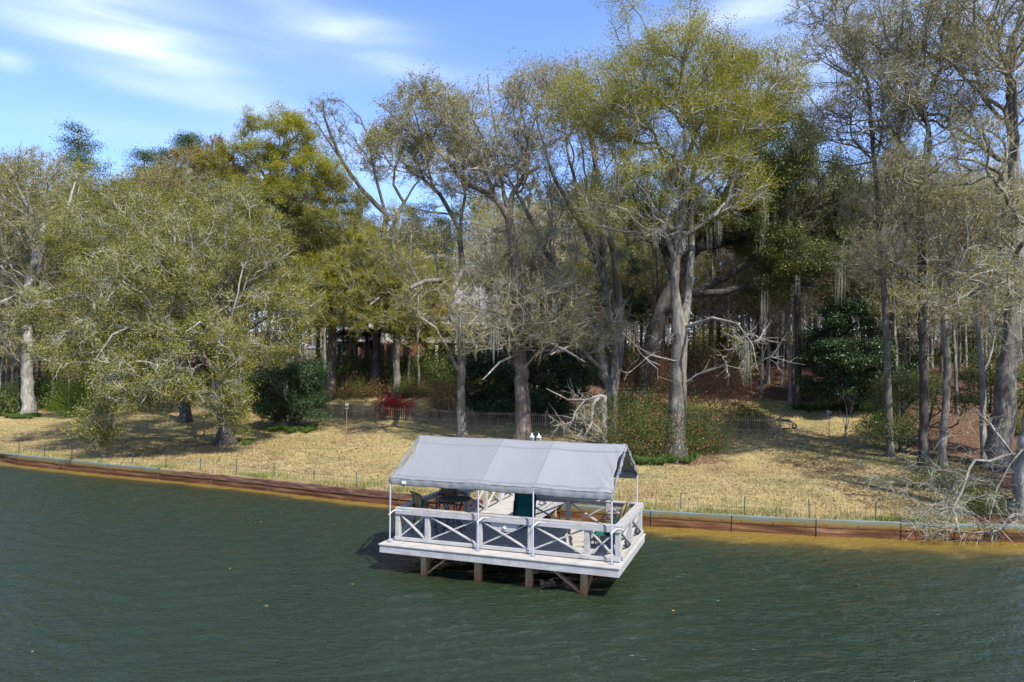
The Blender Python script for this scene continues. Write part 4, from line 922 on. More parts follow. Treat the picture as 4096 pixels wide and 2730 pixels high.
# bare twisting tree standing against the sky
tree_px('elm_tree', 'nearly bare tree with twisting dark limbs against the sky left of centre', 'tree', (1500, 1560),
    [[(1500, 1560, 40), (1510, 1300, 34), (1530, 1050, 30), (1544, 862, 24), (1440, 750, 18), (1370, 650, 14), (1330, 560, 12), (1300, 480, 9), (1290, 400, 6)],
     [(1530, 1050, 22), (1576, 894, 18), (1615, 812, 15), (1575, 740, 12), (1578, 680, 9), (1600, 620, 6)], [(1544, 862, 14), (1500, 700, 12), (1475, 560, 9), (1440, 470, 6)], [(1615, 812, 10), (1660, 740, 8), (1700, 700, 5)], [(1370, 650, 8), (1270, 500, 6), (1200, 480, 4)]],
    [(1330, 480, 110, 80, 130, 0, 2.5), (1400, 620, 120, 80, 110, 0, 2.5), (1530, 620, 90, 120, 110, 0, 2.5), (1480, 850, 90, 70, 50, 0, 2.5)],
    8, bark='bark_dark', twig='twig_dark', leaf='leaf_bud', ntw=2600, nleaf=7000, lsize=.08, tl=.6, sub=2, tip=.012)
tree_px('elm_tree', 'forked grey tree with a broken limb stub left of the canopy centre', 'tree', (1850, 1758),
    [[(1850, 1758, 44), (1845, 1600, 36), (1840, 1500, 37), (1850, 1400, 37), (1835, 1320, 33), (1805, 1280, 31), (1803, 1180, 28), (1850, 1080, 24, 1), (1838, 926, 22, 1), (1806, 856, 20, 1), (1761, 779, 18, 1), (1697, 722, 15), (1660, 620, 12), (1620, 520, 10), (1560, 450, 7), (1493, 400, 5)],
     [(1815, 1180, 24), (1770, 1120, 22, -1.5), (1700, 1125, 20, -2.5), (1640, 1155, 16, -3)], [(1835, 1490, 20), (1790, 1400, 16, -1), (1740, 1310, 12, -2), (1680, 1270, 8, -2.5)],
     [(1838, 926, 16), (1860, 780, 13, 1), (1850, 620, 11, 1), (1800, 480, 8, 1), (1760, 380, 5)], [(1761, 779, 12), (1690, 560, 9, -1), (1650, 420, 6, -1), (1600, 350, 4)], [(1697, 722, 10), (1600, 640, 8), (1530, 560, 5)], [(1806, 856, 10), (1720, 850, 8, -1), (1620, 820, 6, -1)]],
    [(1700, 480, 190, 130, 330, 0, 3.5), (1600, 620, 160, 130, 200, 0, 3), (1800, 650, 160, 170, 260, 1, 3.5), (1700, 900, 170, 120, 160, 0, 3), (1640, 1200, 90, 70, 60, -2, 1.5), (1700, 1060, 160, 70, 80, 0, 2.5), (1720, 1210, 110, 90, 110, -1, 2)],
    9, bark='bark_grey', twig='twig_pale', leaf='leaf_bud', ntw=9000, nleaf=34000, lsize=.08, tl=.7, tip=.012, bf=.2)
tree_px('sycamore_tree', 'thick lumpy brown trunk with a spray of pale bare shoots behind the canopy centre', 'tree', (2092, 1768),
    [[(2092, 1768, 74), (2090, 1600, 66), (2080, 1450, 60), (2076, 1300, 55), (2068, 1150, 50), (2055, 1000, 44), (2035, 870, 40)],
     [(2035, 870, 30), (1985, 800, 26), (1930, 765, 20), (1880, 740, 20), (1800, 660, 15), (1730, 580, 10), (1690, 480, 6)], [(2035, 870, 30), (2050, 780, 24), (2100, 700, 20), (2145, 675, 16)], [(2035, 870, 22), (2000, 700, 15), (1990, 560, 11), (1960, 400, 7), (1950, 300, 5)],
     [(1985, 800, 16), (1930, 640, 12), (1900, 500, 9), (1850, 380, 6)], [(2100, 700, 14), (2110, 560, 10), (2080, 420, 7), (2090, 300, 5)],
     [(2076, 1300, 14), (1990, 1250, 12, -2), (1900, 1230, 8, -3), (1830, 1180, 5, -4)], [(2080, 1380, 16), (2170, 1360, 14, -2), (2260, 1400, 10, -3), (2340, 1450, 7, -3)], [(2090, 1500, 13), (2160, 1400, 9, -1.5), (2240, 1350, 6, -2)], [(2070, 1180, 12), (2180, 1140, 9, -2), (2280, 1150, 6, -3)], [(2080, 1420, 12), (2000, 1450, 9, -2), (1930, 1520, 5, -3)]],
    [(1960, 560, 190, 200, 420, 0, 3.5), (2110, 480, 130, 190, 240, 0, 3), (1850, 680, 170, 130, 180, 0, 3), (1950, 1250, 170, 170, 220, -2, 2.5), (2230, 1270, 150, 150, 190, -2, 2.5), (2050, 1000, 160, 120, 130, 0, 3)],
    10, bark='bark_brown', twig='twig_pale', leaf='leaf_bud', ntw=8500, nleaf=24000, lsize=.075, tl=.95, sub=2, bf=.15, moss=20, mossL=1.4, tip=.013, desc=.1)
# leaning clump right of centre
tree_px('elm_tree', 'clump of grey stems leaning left behind the right half of the canopy', 'tree', (2452, 1762),
    [[(2452, 1762, 60), (2450, 1600, 50), (2425, 1500, 46), (2385, 1350, 44), (2340, 1260, 40), (2250, 1130, 30), (2180, 1000, 24), (2110, 850, 18), (2050, 740, 12), (1990, 640, 8)],
     [(2450, 1600, 36), (2462, 1430, 34, 1), (2440, 1280, 32, 1), (2420, 1130, 30, 1), (2350, 950, 24, 1), (2290, 840, 20), (2210, 700, 15), (2170, 560, 10), (2130, 430, 6)],
     [(2450, 1600, 36), (2480, 1420, 34, 2), (2476, 1200, 32, 2), (2450, 1000, 28, 2), (2420, 850, 24, 1), (2380, 650, 18, 1), (2340, 450, 12), (2310, 330, 7), (2300, 240, 4)],
     [(2420, 1130, 22, 1), (2395, 900, 26, 3), (2370, 750, 24, 3), (2385, 600, 18, 3), (2330, 480, 12, 3)], [(2425, 1500, 20), (2330, 1400, 15, -2), (2290, 1380, 11, -3), (2200, 1420, 8, -4)]],
    [(2180, 430, 180, 170, 300, 0, 3), (2330, 400, 150, 150, 260, 0, 3), (2060, 640, 130, 130, 160, 0, 2.5), (2250, 700, 180, 160, 300, 0, 3), (2420, 700, 140, 180, 240, 1, 3), (2280, 1000, 210, 170, 300, 0, 3), (2380, 1300, 150, 110, 130, -1.5, 2)],
    11, bark='bark_grey', twig='twig_pale', leaf='leaf_bud', ntw=11500, nleaf=17000, lsize=.08, tl=.75, moss=50, mossL=1.4, tip=.013)
# dead limb that droops from it
tree_px('fallen_limb', 'bleached bare limb drooping in a tangle just behind the canopy ridge', 'branch', (2420, 1790),
    [[(2420, 1790, 24), (2415, 1650, 22), (2418, 1590, 22), (2400, 1585, 18), (2370, 1620, 14, -.5), (2368, 1690, 10, -1), (2330, 1760, 6, -1)], [(2400, 1585, 12), (2340, 1600, 11, -.5), (2270, 1600, 8, -1), (2215, 1570, 6, -1.5), (2185, 1555, 4, -1.5)], [(2340, 1600, 9, -.5), (2300, 1650, 8, -1), (2290, 1690, 6, -1), (2215, 1705, 5, -1.5)], [(2368, 1690, 8, -1), (2400, 1720, 6, -1), (2415, 1745, 4, -1)]],
    [(2310, 1620, 110, 60, 45, -1, 1), (2360, 1720, 80, 50, 36, -1, 1), (2250, 1680, 70, 40, 16, -1, .8)],
    12, zmin=.2, bark='bark_pale', twig='twig_pale', leaf=None, nleaf=0, ntw=420, tl=.6, sub=2, desc=0, up=0, moss=9, mossL=.8, seg=.3, tip=.010, bf=.3)
tree_px('ash_tree', 'big straight grey trunk with yellow green crown right of the canopy', 'tree', (2700, 1842),
    [[(2700, 1842, 96), (2704, 1700, 80), (2714, 1500, 72), (2720, 1350, 66), (2708, 1250, 50), (2694, 1150, 38), (2706, 1000, 35), (2728, 850, 32), (2722, 700, 25), (2760, 600, 22), (2790, 480, 14), (2820, 350, 8)],
     [(2722, 1340, 44), (2748, 1200, 36, 1), (2766, 1000, 30, 1), (2762, 850, 25, 1), (2770, 700, 20, 1), (2840, 560, 14), (2900, 450, 9)], [(2722, 700, 20), (2690, 620, 18, -1), (2640, 590, 14, -1), (2560, 600, 9, -1)], [(2735, 850, 20), (2800, 620, 16, -1), (2760, 520, 14, -1), (2745, 400, 12, -1), (2680, 340, 9, -1), (2650, 260, 6)],
     [(2712, 1050, 22), (2640, 880, 18, -1), (2590, 780, 14, -1), (2500, 680, 10, -1), (2440, 640, 6)], [(2745, 1330, 16), (2850, 1272, 12, -2), (2950, 1295, 8, -3), (3010, 1380, 5, -3.5), (3030, 1480, 3, -4)], [(2716, 1450, 9), (2600, 1420, 7, -2), (2540, 1380, 5, -3), (2490, 1330, 3, -3)],
     [(2760, 600, 14), (2850, 400, 10, 1), (2880, 260, 6)], [(2700, 520, 12, -1), (2600, 360, 9), (2540, 220, 6), (2500, 60, 4)], [(2690, 620, 12), (2730, 300, 9, 1), (2760, 150, 7), (2790, 0, 4)]],
    [(2700, 290, 290, 120, 520, 0, 4), (2950, 400, 230, 150, 420, 0, 4), (2440, 420, 230, 140, 380, 0, 4), (2700, 530, 380, 160, 480, 0, 4.5), (2500, 100, 90, 120, 26, 0, 2), (2770, 50, 80, 90, 24, 0, 2), (2600, 800, 300, 170, 300, -1, 4), (2850, 750, 200, 150, 200, -1, 3.5), (2980, 1430, 110, 130, 26, -3.5, 1.5), (2560, 1420, 130, 90, 26, -2.5, 2)],
    13, bark='bark_grey', twig='twig_pale', leaf='leaf_yellow', ntw=11000, nleaf=75000, clump=3600, lsize=.085, tl=.7, moss=30, mossL=1.5, asp=.45, leafz=.55, mossmax=.6)
tree_px('live_oak', 'huge dark live oak with long black limbs sweeping right behind the grey trunk', 'tree', (2560, 1640),
    [[(2560, 1640, 92), (2590, 1450, 76), (2640, 1250, 66), (2700, 1120, 58), (2780, 1000, 46), (2860, 880, 36), (2920, 740, 30), (2960, 620, 18)],
     [(2640, 1250, 46), (2760, 1180, 38, -1), (2870, 1130, 33, -1), (3010, 1040, 28, -1), (3100, 1010, 28), (3260, 1000, 20), (3400, 940, 12), (3490, 880, 8)], [(2760, 1180, 34), (2900, 1170, 30, -2), (3080, 1110, 24, -2), (3220, 1140, 18, -2), (3360, 1140, 12, -2)], [(2700, 1120, 40), (2640, 950, 34, 1), (2560, 820, 24, 1), (2500, 700, 14, 1)], [(2780, 1000, 34), (2960, 960, 28, 1), (3150, 860, 20, 1), (3220, 760, 12)], [(2860, 880, 26), (3000, 800, 20), (3080, 680, 13)]],
    [(3020, 620, 220, 190, 560, 0, 5), (3180, 780, 220, 170, 430, 0, 5), (3330, 880, 170, 100, 230, 0, 4), (2950, 880, 210, 130, 300, 0, 5), (3220, 1030, 230, 90, 260, -2, 4), (2600, 820, 200, 160, 260, 1, 5), (3130, 1150, 170, 50, 70, -2, 3)],
    14, bark='bark_dark', twig='twig_dark', leaf='leaf_live', ntw=11000, clump=4200, nleaf=100000, lsize=.12, tl=.6, mossmax=.85, moss=85, mossL=2.0, desc=.05)
# right hand woodland trees
tree_px('elm_tree', 'slim tree with pale upper limbs and dark shaded foot on the right lawn', 'tree', (3560, 1828),
    [[(3560, 1828, 30), (3556, 1650, 28), (3548, 1400, 27), (3535, 1160, 24), (3520, 1030, 22), (3513, 829, 20), (3497, 646, 18), (3485, 500, 16), (3472, 331, 14), (3439, 249, 11), (3397, 124, 8), (3364, 0, 5)], [(3497, 646, 12), (3410, 560, 9, -1), (3300, 560, 6, -1), (3200, 600, 4)], [(3472, 331, 8), (3380, 300, 7), (3280, 240, 5), (3200, 255, 3)], [(3513, 829, 12), (3600, 740, 9, 1), (3650, 640, 6, 1)], [(3439, 249, 8), (3500, 150, 6), (3540, 50, 4)], [(3397, 124, 6), (3250, 60, 5), (3150, 20, 3)]],
    [(3330, 260, 180, 130, 200, 0, 3), (3430, 80, 170, 110, 200, 0, 3), (3400, 520, 200, 130, 240, 0, 3.5), (3480, 760, 170, 150, 200, 0, 3), (3500, 1000, 140, 130, 110, 0, 2.5), (3260, 30, 120, 60, 60, 0, 2)],
    15, bark='bark_grey', twig='twig_pale', leaf='leaf_bud', ntw=7500, nleaf=8000, lsize=.085, tl=.7, tip=.012)
tree_px('ash_tree', 'tall dark furrowed trunk that forks high up at the right woodland edge', 'tree', (3692, 1868),
    [[(3692, 1868, 40), (3692, 1700, 36), (3690, 1400, 34), (3686, 1100, 34), (3682, 800, 33), (3680, 690, 32), (3621, 613, 24), (3563, 514, 18), (3530, 440, 10), (3440, 400, 6)], [(3680, 690, 26), (3716, 630, 22), (3720, 555, 20), (3687, 414, 18), (3629, 348, 15), (3588, 257, 13), (3546, 141, 10), (3522, 50, 7), (3515, -60, 4)], [(3687, 414, 12), (3750, 300, 10, 1), (3780, 180, 7, 1), (3770, 60, 5)], [(3588, 257, 8), (3500, 200, 6, -1), (3440, 140, 4, -1)], [(3563, 514, 10), (3460, 520, 8, -1), (3340, 600, 5, -2)], [(3685, 1000, 10), (3620, 900, 8, -1), (3560, 850, 5, -1.5)]],
    [(3560, 120, 170, 150, 260, 0, 3.5), (3700, 200, 150, 180, 240, 0, 3.5), (3480, 440, 180, 140, 260, 0, 3.5), (3700, 520, 140, 150, 180, 0, 3), (3600, 760, 180, 150, 180, 0, 3), (3550, 1000, 170, 120, 110, -1, 2.5)],
    16, bark='bark_dark', twig='twig_pale', leaf='leaf_bud', ntw=8500, nleaf=11000, lsize=.08, tl=.75, tip=.013)
tree_px('elm_tree', 'grey stem leaning slightly right beside the dark furrowed trunk', 'tree', (3766, 1890),
    [[(3766, 1890, 34), (3775, 1750, 32), (3788, 1500, 31), (3776, 1250, 28), (3770, 1086, 26), (3760, 950, 14)], [(3770, 1086, 20), (3812, 1028, 18), (3895, 953, 14), (3994, 879, 9), (4080, 820, 5)], [(3770, 1120, 14), (3730, 1000, 10), (3700, 900, 6)], [(3776, 1250, 10), (3850, 1180, 8, -1), (3950, 1150, 5, -1)]],
    [(3850, 850, 180, 150, 230, 0, 3), (3720, 900, 120, 130, 120, 0, 2.5), (3880, 1100, 140, 110, 100, -1, 2.5)],
    17, bark='bark_grey', twig='twig_pale', leaf='leaf_bud', ntw=4600, nleaf=6000, lsize=.08, tl=.7, tip=.012)
tree_px('elm_tree', 'thin pale stem standing in leaf litter left of the big right hand trunk', 'tree', (3936, 1846),
    [[(3936, 1846, 26), (3932, 1650, 24), (3930, 1500, 22), (3905, 1300, 18), (3890, 1100, 14), (3880, 950, 9)], [(3930, 1520, 12), (3970, 1400, 9), (3990, 1250, 6)]],
    [(3880, 950, 130, 150, 130, 0, 2.5), (3960, 1200, 100, 130, 80, 0, 2)], 18, bark='bark_pale', twig='twig_pale', leaf='leaf_bud', ntw=1700, nleaf=1800, lsize=.08, tl=.6)
tree_px('ash_tree', 'massive grey trunk near the right edge whose limbs reach over the sky', 'tree', (4000, 1872),
    [[(4000, 1872, 104), (4010, 1700, 88), (4030, 1500, 78), (4050, 1300, 68), (4062, 1100, 60), (4056, 829, 50), (4054, 650, 46), (4052, 497, 40), (4035, 290, 32), (4060, 150, 20), (4100, 0, 12)],
     [(4035, 290, 24), (4000, 207, 20), (3936, 166, 18), (3850, 125, 14), (3800, 95, 12), (3745, 41, 8), (3690, 0, 4)], [(4054, 600, 22), (4019, 439, 18), (3930, 380, 15), (3853, 307, 13), (3812, 257, 11), (3687, 199, 8), (3605, 124, 6), (3580, 30, 4)], [(4060, 860, 26), (4002, 690, 20, -2), (3895, 640, 16, -3), (3795, 632, 12, -4), (3720, 700, 7, -4)], [(4035, 290, 18), (4090, 200, 16), (4150, 100, 12)], [(4050, 450, 20), (4130, 380, 18, 1), (4200, 280, 14, 1)], [(3936, 166, 12), (3960, 80, 9, 1), (3990, -20, 6, 1)], [(3853, 307, 9), (3850, 180, 7, 1), (3830, 90, 5, 1)], [(4062, 1150, 18), (3980, 1080, 14, -3), (3900, 1100, 9, -4), (3820, 1160, 5, -5)]],
    [(3850, 80, 260, 130, 430, 0, 4), (4030, 120, 140, 160, 230, 0, 3.5), (3780, 330, 220, 120, 300, 0, 4), (3980, 480, 140, 150, 200, 0, 3.5), (3800, 640, 220, 120, 240, -3, 3), (3950, 880, 160, 150, 170, 0, 3), (3900, 1150, 180, 130, 160, -4, 2.5)],
    19, bark='bark_grey', twig='twig_pale', leaf='leaf_bud', ntw=11500, nleaf=17000, lsize=.085, tl=.75, tip=.014)
# shore tree whose bare limbs hang to the water at the right
tree_px('willow_tree', 'tree at the right edge whose bare pale boughs droop over the seawall', 'tree', (4105, 2075),
    [[(4105, 2075, 110), (4100, 1950, 90), (4110, 1800, 80), (4140, 1600, 70), (4180, 1300, 50), (4200, 1000, 30)],
     [(4108, 1840, 20), (4050, 1815, 17), (3960, 1845, 15, 0), (3900, 1840, 13, 0), (3875, 1880, 11, -.2), (3850, 1960, 10, -.4), (3815, 2030, 8, -.7), (3790, 2080, 6, -1)],
     [(3815, 2030, 10, -.7), (3730, 2040, 7, -.6), (3650, 2060, 5, -.4)], [(3815, 2040, 9, -.8), (3830, 2110, 7, -1), (3845, 2160, 4, -1.2)], [(4100, 1780, 12), (4040, 1860, 9, -.5), (3990, 1950, 7, -.5), (3960, 2060, 5, -.6), (3950, 2140, 4, -.6)], [(4050, 1815, 14), (3960, 1700, 11), (3900, 1640, 7), (3860, 1660, 4)], [(4108, 1850, 14), (3920, 1920, 9, 2), (3760, 1880, 6, 3), (3600, 1900, 4, 4)], [(3760, 1880, 5, 3), (3680, 1800, 4, 4), (3580, 1830, 3, 4)]],
    [(3790, 2080, 160, 90, 80, -.9, 1.1), (3660, 1920, 160, 90, 30, 2, 1.8), (3960, 2070, 90, 110, 56, -.9, 1.1), (3900, 1750, 120, 90, 30, .5, 1.5), (4060, 1900, 60, 200, 30, 0, 1.5), (3840, 1960, 140, 90, 26, 1, 1.5), (4160, 1200, 180, 300, 80, 0, 3)],
    20, zmin=-.4, bark='bark_pale', twig='twig_pale', leaf='leaf_lime', ntw=3000, nleaf=900, lsize=.06, tl=.5, sub=3, desc=0, up=-.12, tip=.008, seg=.3, r0=.0065, bf=.35)
# smaller individual trees
def sapling(label, base, stems, ells, seed, **kw): tree_px('sapling', label, 'sapling', base, stems, ells, seed, **kw)
sapling('small bare forked sapling standing on the sunny right lawn', (3382, 1782),
    [[(3382, 1782, 7), (3382, 1720, 6), (3390, 1660, 5), (3385, 1620, 4), (3372, 1590, 3)], [(3384, 1735, 4), (3396, 1680, 3.5), (3408, 1630, 3), (3420, 1580, 2)], [(3382, 1715, 3.5), (3374, 1670, 3), (3356, 1640, 2)]], [(3385, 1600, 40, 35, 14, 0, .5)], 21, ntw=30, nleaf=0, tl=.25, tip=.006, seg=.25, bark='bark_pale', twig='twig_pale', r0=.006)
for i, (b, tp, w_, lab) in enumerate([((3048, 1575), (3040, 1000), 12, 'thin pale trunk rising from the orange leaf bed, nearest the azaleas'), ((3072, 1535), (3065, 950), 12, 'thin grey trunk behind another on the orange leaf bed'), ((3163, 1598), (3150, 900), 17, 'slim pale trunk just left of the dark magnolia'), ((3190, 1632), (3186, 900), 27, 'dark straight trunk touching the left side of the magnolia')]):
    sapling.__call__ if 0 else None
    tree_px('woodland_tree', lab, 'tree', b, [[(b[0], b[1], w_*1.1), ((b[0]*2+tp[0])/3+4, b[1]-200, w_), (tp[0], tp[1]+150, w_*.75), (tp[0]+8, tp[1], w_*.5)]], [(tp[0], tp[1]-60, 110, 180, 130, 0, 3)], 30+i, bark='bark_dark' if w_ > 20 else 'bark_pale', twig='twig_pale', leaf='leaf_bud', ntw=1400, nleaf=1500, lsize=.09, tl=.7)

# ------------------------------------------------------------ broadleaf evergreens built as crowns of leaf clumps on a stem
def crown_tree(name, label, cat, basepx, ells, stems, seed, leaf, n, lsize, ntw=900, base=None, **kw):
    kw.setdefault('clump', 260)
    return tree_px(name, label, cat, basepx, stems, ells, seed, leaf=leaf, ntw=ntw, nleaf=n, lsize=lsize, lspread=.2, **kw)
crown_tree('magnolia_tree', 'dark glossy round magnolia at the back of the right lawn', 'tree', (3400, 1655), [(3390, 1400, 165, 170, 420, 0, 3), (3440, 1520, 150, 100, 200, 0, 2.8), (3300, 1500, 90, 100, 110, 0, 2), (3520, 1430, 70, 130, 90, 0, 2), (3380, 1270, 80, 70, 80, 0, 1.8)],
    [[(3410, 1655, 22), (3405, 1500, 20), (3395, 1300, 12)], [(3410, 1640, 14), (3330, 1500, 10), (3290, 1420, 6)], [(3405, 1560, 12), (3480, 1450, 8)]], 41, 'leaf_dark', 34000, .15, bark='bark_dark', twig='twig_dark', clump=420)
crown_tree('holly_tree', 'dark holly tree with several stems ringed by green tufts on the left lawn', 'tree', (1170, 1716), [(1150, 1560, 130, 100, 300, 0, 2), (1230, 1620, 90, 70, 130, 0, 1.5), (1080, 1620, 80, 60, 110, 0, 1.4), (1200, 1480, 70, 50, 60, 0, 1.2)],
    [[(1170, 1716, 30), (1165, 1620, 24), (1155, 1520, 12)], [(1135, 1712, 7), (1115, 1640, 6), (1080, 1600, 4)], [(1212, 1712, 7), (1220, 1650, 6), (1240, 1600, 4)]], 42, 'leaf_dark', 26000, .10, bark='bark_dark', twig='twig_dark', clump=330)
crown_tree('magnolia_tree', 'large dark evergreen left of the thick lumpy trunk, behind the picket fence', 'tree', (1960, 1680), [(1950, 1540, 120, 110, 260, 0, 2.5), (2000, 1630, 100, 60, 120, 0, 2), (1900, 1450, 70, 60, 70, 0, 2)],
    [[(1960, 1680, 18), (1955, 1560, 16), (1950, 1450, 10)]], 43, 'leaf_dark', 24000, .13, bark='bark_dark', twig='twig_dark', clump=300)
crown_tree('magnolia_tree', 'large dark evergreen right of the thick lumpy trunk, behind the picket fence', 'tree', (2210, 1690), [(2230, 1500, 140, 130, 280, 0, 2.8), (2180, 1630, 110, 60, 120, 0, 2), (2330, 1450, 80, 90, 90, 0, 2)],
    [[(2210, 1690, 18), (2215, 1540, 16), (2225, 1400, 10)]], 44, 'leaf_dark', 26000, .13, bark='bark_dark', twig='twig_dark', clump=330)
crown_tree('magnolia_tree', 'tall dark evergreen in the shade of the woods at centre', 'tree', (2150, 1560), [(2130, 1130, 170, 170, 320, 4, 4), (2230, 1250, 180, 130, 240, 4, 4), (2480, 1180, 110, 170, 170, 6, 3)],
    [[(2150, 1560, 26), (2150, 1350, 24, 3), (2140, 1100, 14, 4)]], 45, 'leaf_dark', 30000, .15, bark='bark_dark', twig='twig_dark', clump=420)
crown_tree('holly_tree', 'low dark evergreen with rusty lights under the trees at the right woodland edge', 'tree', (3600, 1810), [(3610, 1640, 120, 130, 220, 1, 2.2), (3720, 1640, 120, 140, 200, 2, 2.2), (3540, 1720, 90, 50, 90, 0, 1.6)],
    [[(3600, 1810, 14), (3605, 1700, 12), (3610, 1600, 8)]], 46, 'leaf_azalea', 15000, .07, bark='bark_dark', twig='twig_dark', clump=500)
crown_tree('holly_tree', 'loose olive evergreen against the massive trunk at the right edge', 'tree', (4010, 1800), [(3990, 1540, 90, 150, 170, -1, 2), (4060, 1420, 80, 130, 130, -1, 2)],
    [[(4010, 1800, 12), (4000, 1650, 10, -1), (3990, 1500, 6, -1)]], 47, 'leaf_live', 8000, .08, bark='bark_dark', twig='twig_grey', clump=300)

# ------------------------------------------------------------ shrubs
def shr(name, label, cat, px, py, wpx, hpx, seed, dep=.8, **kw):
    b = gp(px, py); k = b.y/FPX; return shrub(name, label, cat, b, wpx*k/2, wpx*k/2*dep, hpx*k, seed, **kw)
shr('azalea_bush', 'low azalea hedge dotted with pink flowers, left piece behind the fence', 'shrub', 1440, 1590, 210, 78, 61, .5, leaf='leaf_azalea', n=15000, flower='flower_pink', nf=900, fs=.09, clumps=160, fpatch=True)
shr('azalea_bush', 'low azalea hedge with few flowers right of the slender feathery tree', 'shrub', 1640, 1588, 170, 75, 62, .5, leaf='leaf_azalea', n=11000, flower='flower_pink', nf=300, fs=.08, clumps=130, fpatch=True)
shr('azalea_bush', 'bright red flowering azalea behind the picket fence', 'shrub', 1572, 1672, 135, 85, 63, .8, leaf='leaf_red', n=7000, flower='flower_red', nf=4000, fs=.085, clumps=110)
shr('azalea_bush', 'dull reddish bush between the red azalea and the forked grey tree', 'shrub', 1765, 1670, 120, 110, 64, .8, leaf='leaf_red', n=7500, flower='flower_pink', nf=120, fs=.07, clumps=120)
shr('azalea_bush', 'pinkish flowering shrub behind the dull reddish bush', 'shrub', 1770, 1595, 190, 85, 65, .6, leaf='leaf_azalea', n=8000, flower='flower_pink', nf=420, fs=.08, clumps=120)
cam_hedge = [(1390, 1532, 170, 120), (1500, 1530, 170, 118), (1610, 1530, 170, 122), (1720, 1532, 180, 132), (1830, 1540, 160, 135)]
for i, (a, b, c, d) in enumerate(cam_hedge):
    shr('camellia_bush', ['green camellia hedge below the left brick wing', 'green camellia below the fan palm', 'green camellia hedge behind the slender feathery trunk', 'green camellia below the porch roof', 'green camellia hedge behind the forked grey tree'][i], 'shrub', a, b, c, d, 70+i, .6, leaf='leaf_hedge', n=16000, lsize=.11, clumps=150, group='hedge of camellias below the house')
shr('azalea_bush', 'large azalea with scattered pink flowers just left of the big grey trunk', 'shrub', 2590, 1838, 300, 250, 80, .5, leaf='leaf_azalea', n=30000, flower='flower_pink', nf=1100, fs=.07, clumps=260, lsize=.065, fpatch=True)
shr('azalea_bush', 'green azalea left of the big grey trunk behind the canopy end', 'shrub', 2490, 1790, 170, 220, 81, .8, leaf='leaf_azalea', n=16000, flower='flower_pink', nf=300, fs=.06, clumps=200, lsize=.065, fpatch=True)
shr('azalea_bush', 'green azalea with pink flowers right of the big grey trunk', 'shrub', 2800, 1812, 200, 210, 92, .7, leaf='leaf_azalea', n=19000, flower='flower_pink', nf=500, fs=.07, clumps=200, lsize=.065, fpatch=True)
shr('azalea_bush', 'tall russet bush behind the big grey trunk', 'shrub', 2860, 1700, 300, 330, 82, .7, leaf='leaf_red', n=22000, flower='flower_pink', nf=250, fs=.07, clumps=260, lsize=.075)
shr('azalea_bush', 'russet and olive bush behind the leaning grey stems', 'shrub', 2600, 1640, 230, 260, 83, .7, leaf='leaf_red', n=16000, clumps=230, lsize=.08)
shr('azalea_bush', 'green shrub inside the corner of the fence on the right lawn', 'shrub', 3010, 1715, 190, 110, 84, .7, leaf='leaf_azalea', n=11000, flower='flower_pink', nf=60, fs=.07, clumps=140)
shr('lime_shrub', 'bright lime green bush under the boughs of the mossy oak', 'shrub', 300, 1668, 200, 170, 85, .8, leaf='leaf_lime', n=17000, clumps=200, lsize=.07)
shr('lime_shrub', 'small fresh green bush behind the mossy oak boughs', 'shrub', 400, 1660, 110, 150, 86, .8, leaf='leaf_lime', n=8000, clumps=130, lsize=.07)
shr('evergreen_bush', 'dark evergreen bush at the far left behind the pale trunk', 'shrub', 30, 1650, 130, 130, 87, .8, leaf='leaf_hedge', n=10000, clumps=140, lsize=.09)
shr('evergreen_bush', 'dark bush in shade behind the holly on the left lawn', 'shrub', 1220, 1600, 200, 170, 88, .6, leaf='leaf_hedge', n=14000, clumps=180, lsize=.09)
shr('evergreen_bush', 'dark bush in shade behind the trunk of the mossy oak', 'shrub', 960, 1640, 200, 150, 89, .6, leaf='leaf_hedge', n=11000, clumps=160, lsize=.09)
shr('evergreen_bush', 'low leafy undergrowth at the foot of the right hand trunks', 'shrub', 3760, 1960, 330, 110, 90, .5, leaf='leaf_azalea', n=9000, clumps=260, lsize=.055)
shr('evergreen_bush', 'green undergrowth under the drooping boughs near the seawall', 'shrub', 3950, 2060, 260, 130, 91, .5, leaf='leaf_azalea', n=9000, clumps=240, lsize=.05)
lib = []
for i in range(5): lib.append((('leaf_hedge', 'leaf_azalea', 'leaf_oak', 'leaf_live', 'leaf_azalea')[i], i))

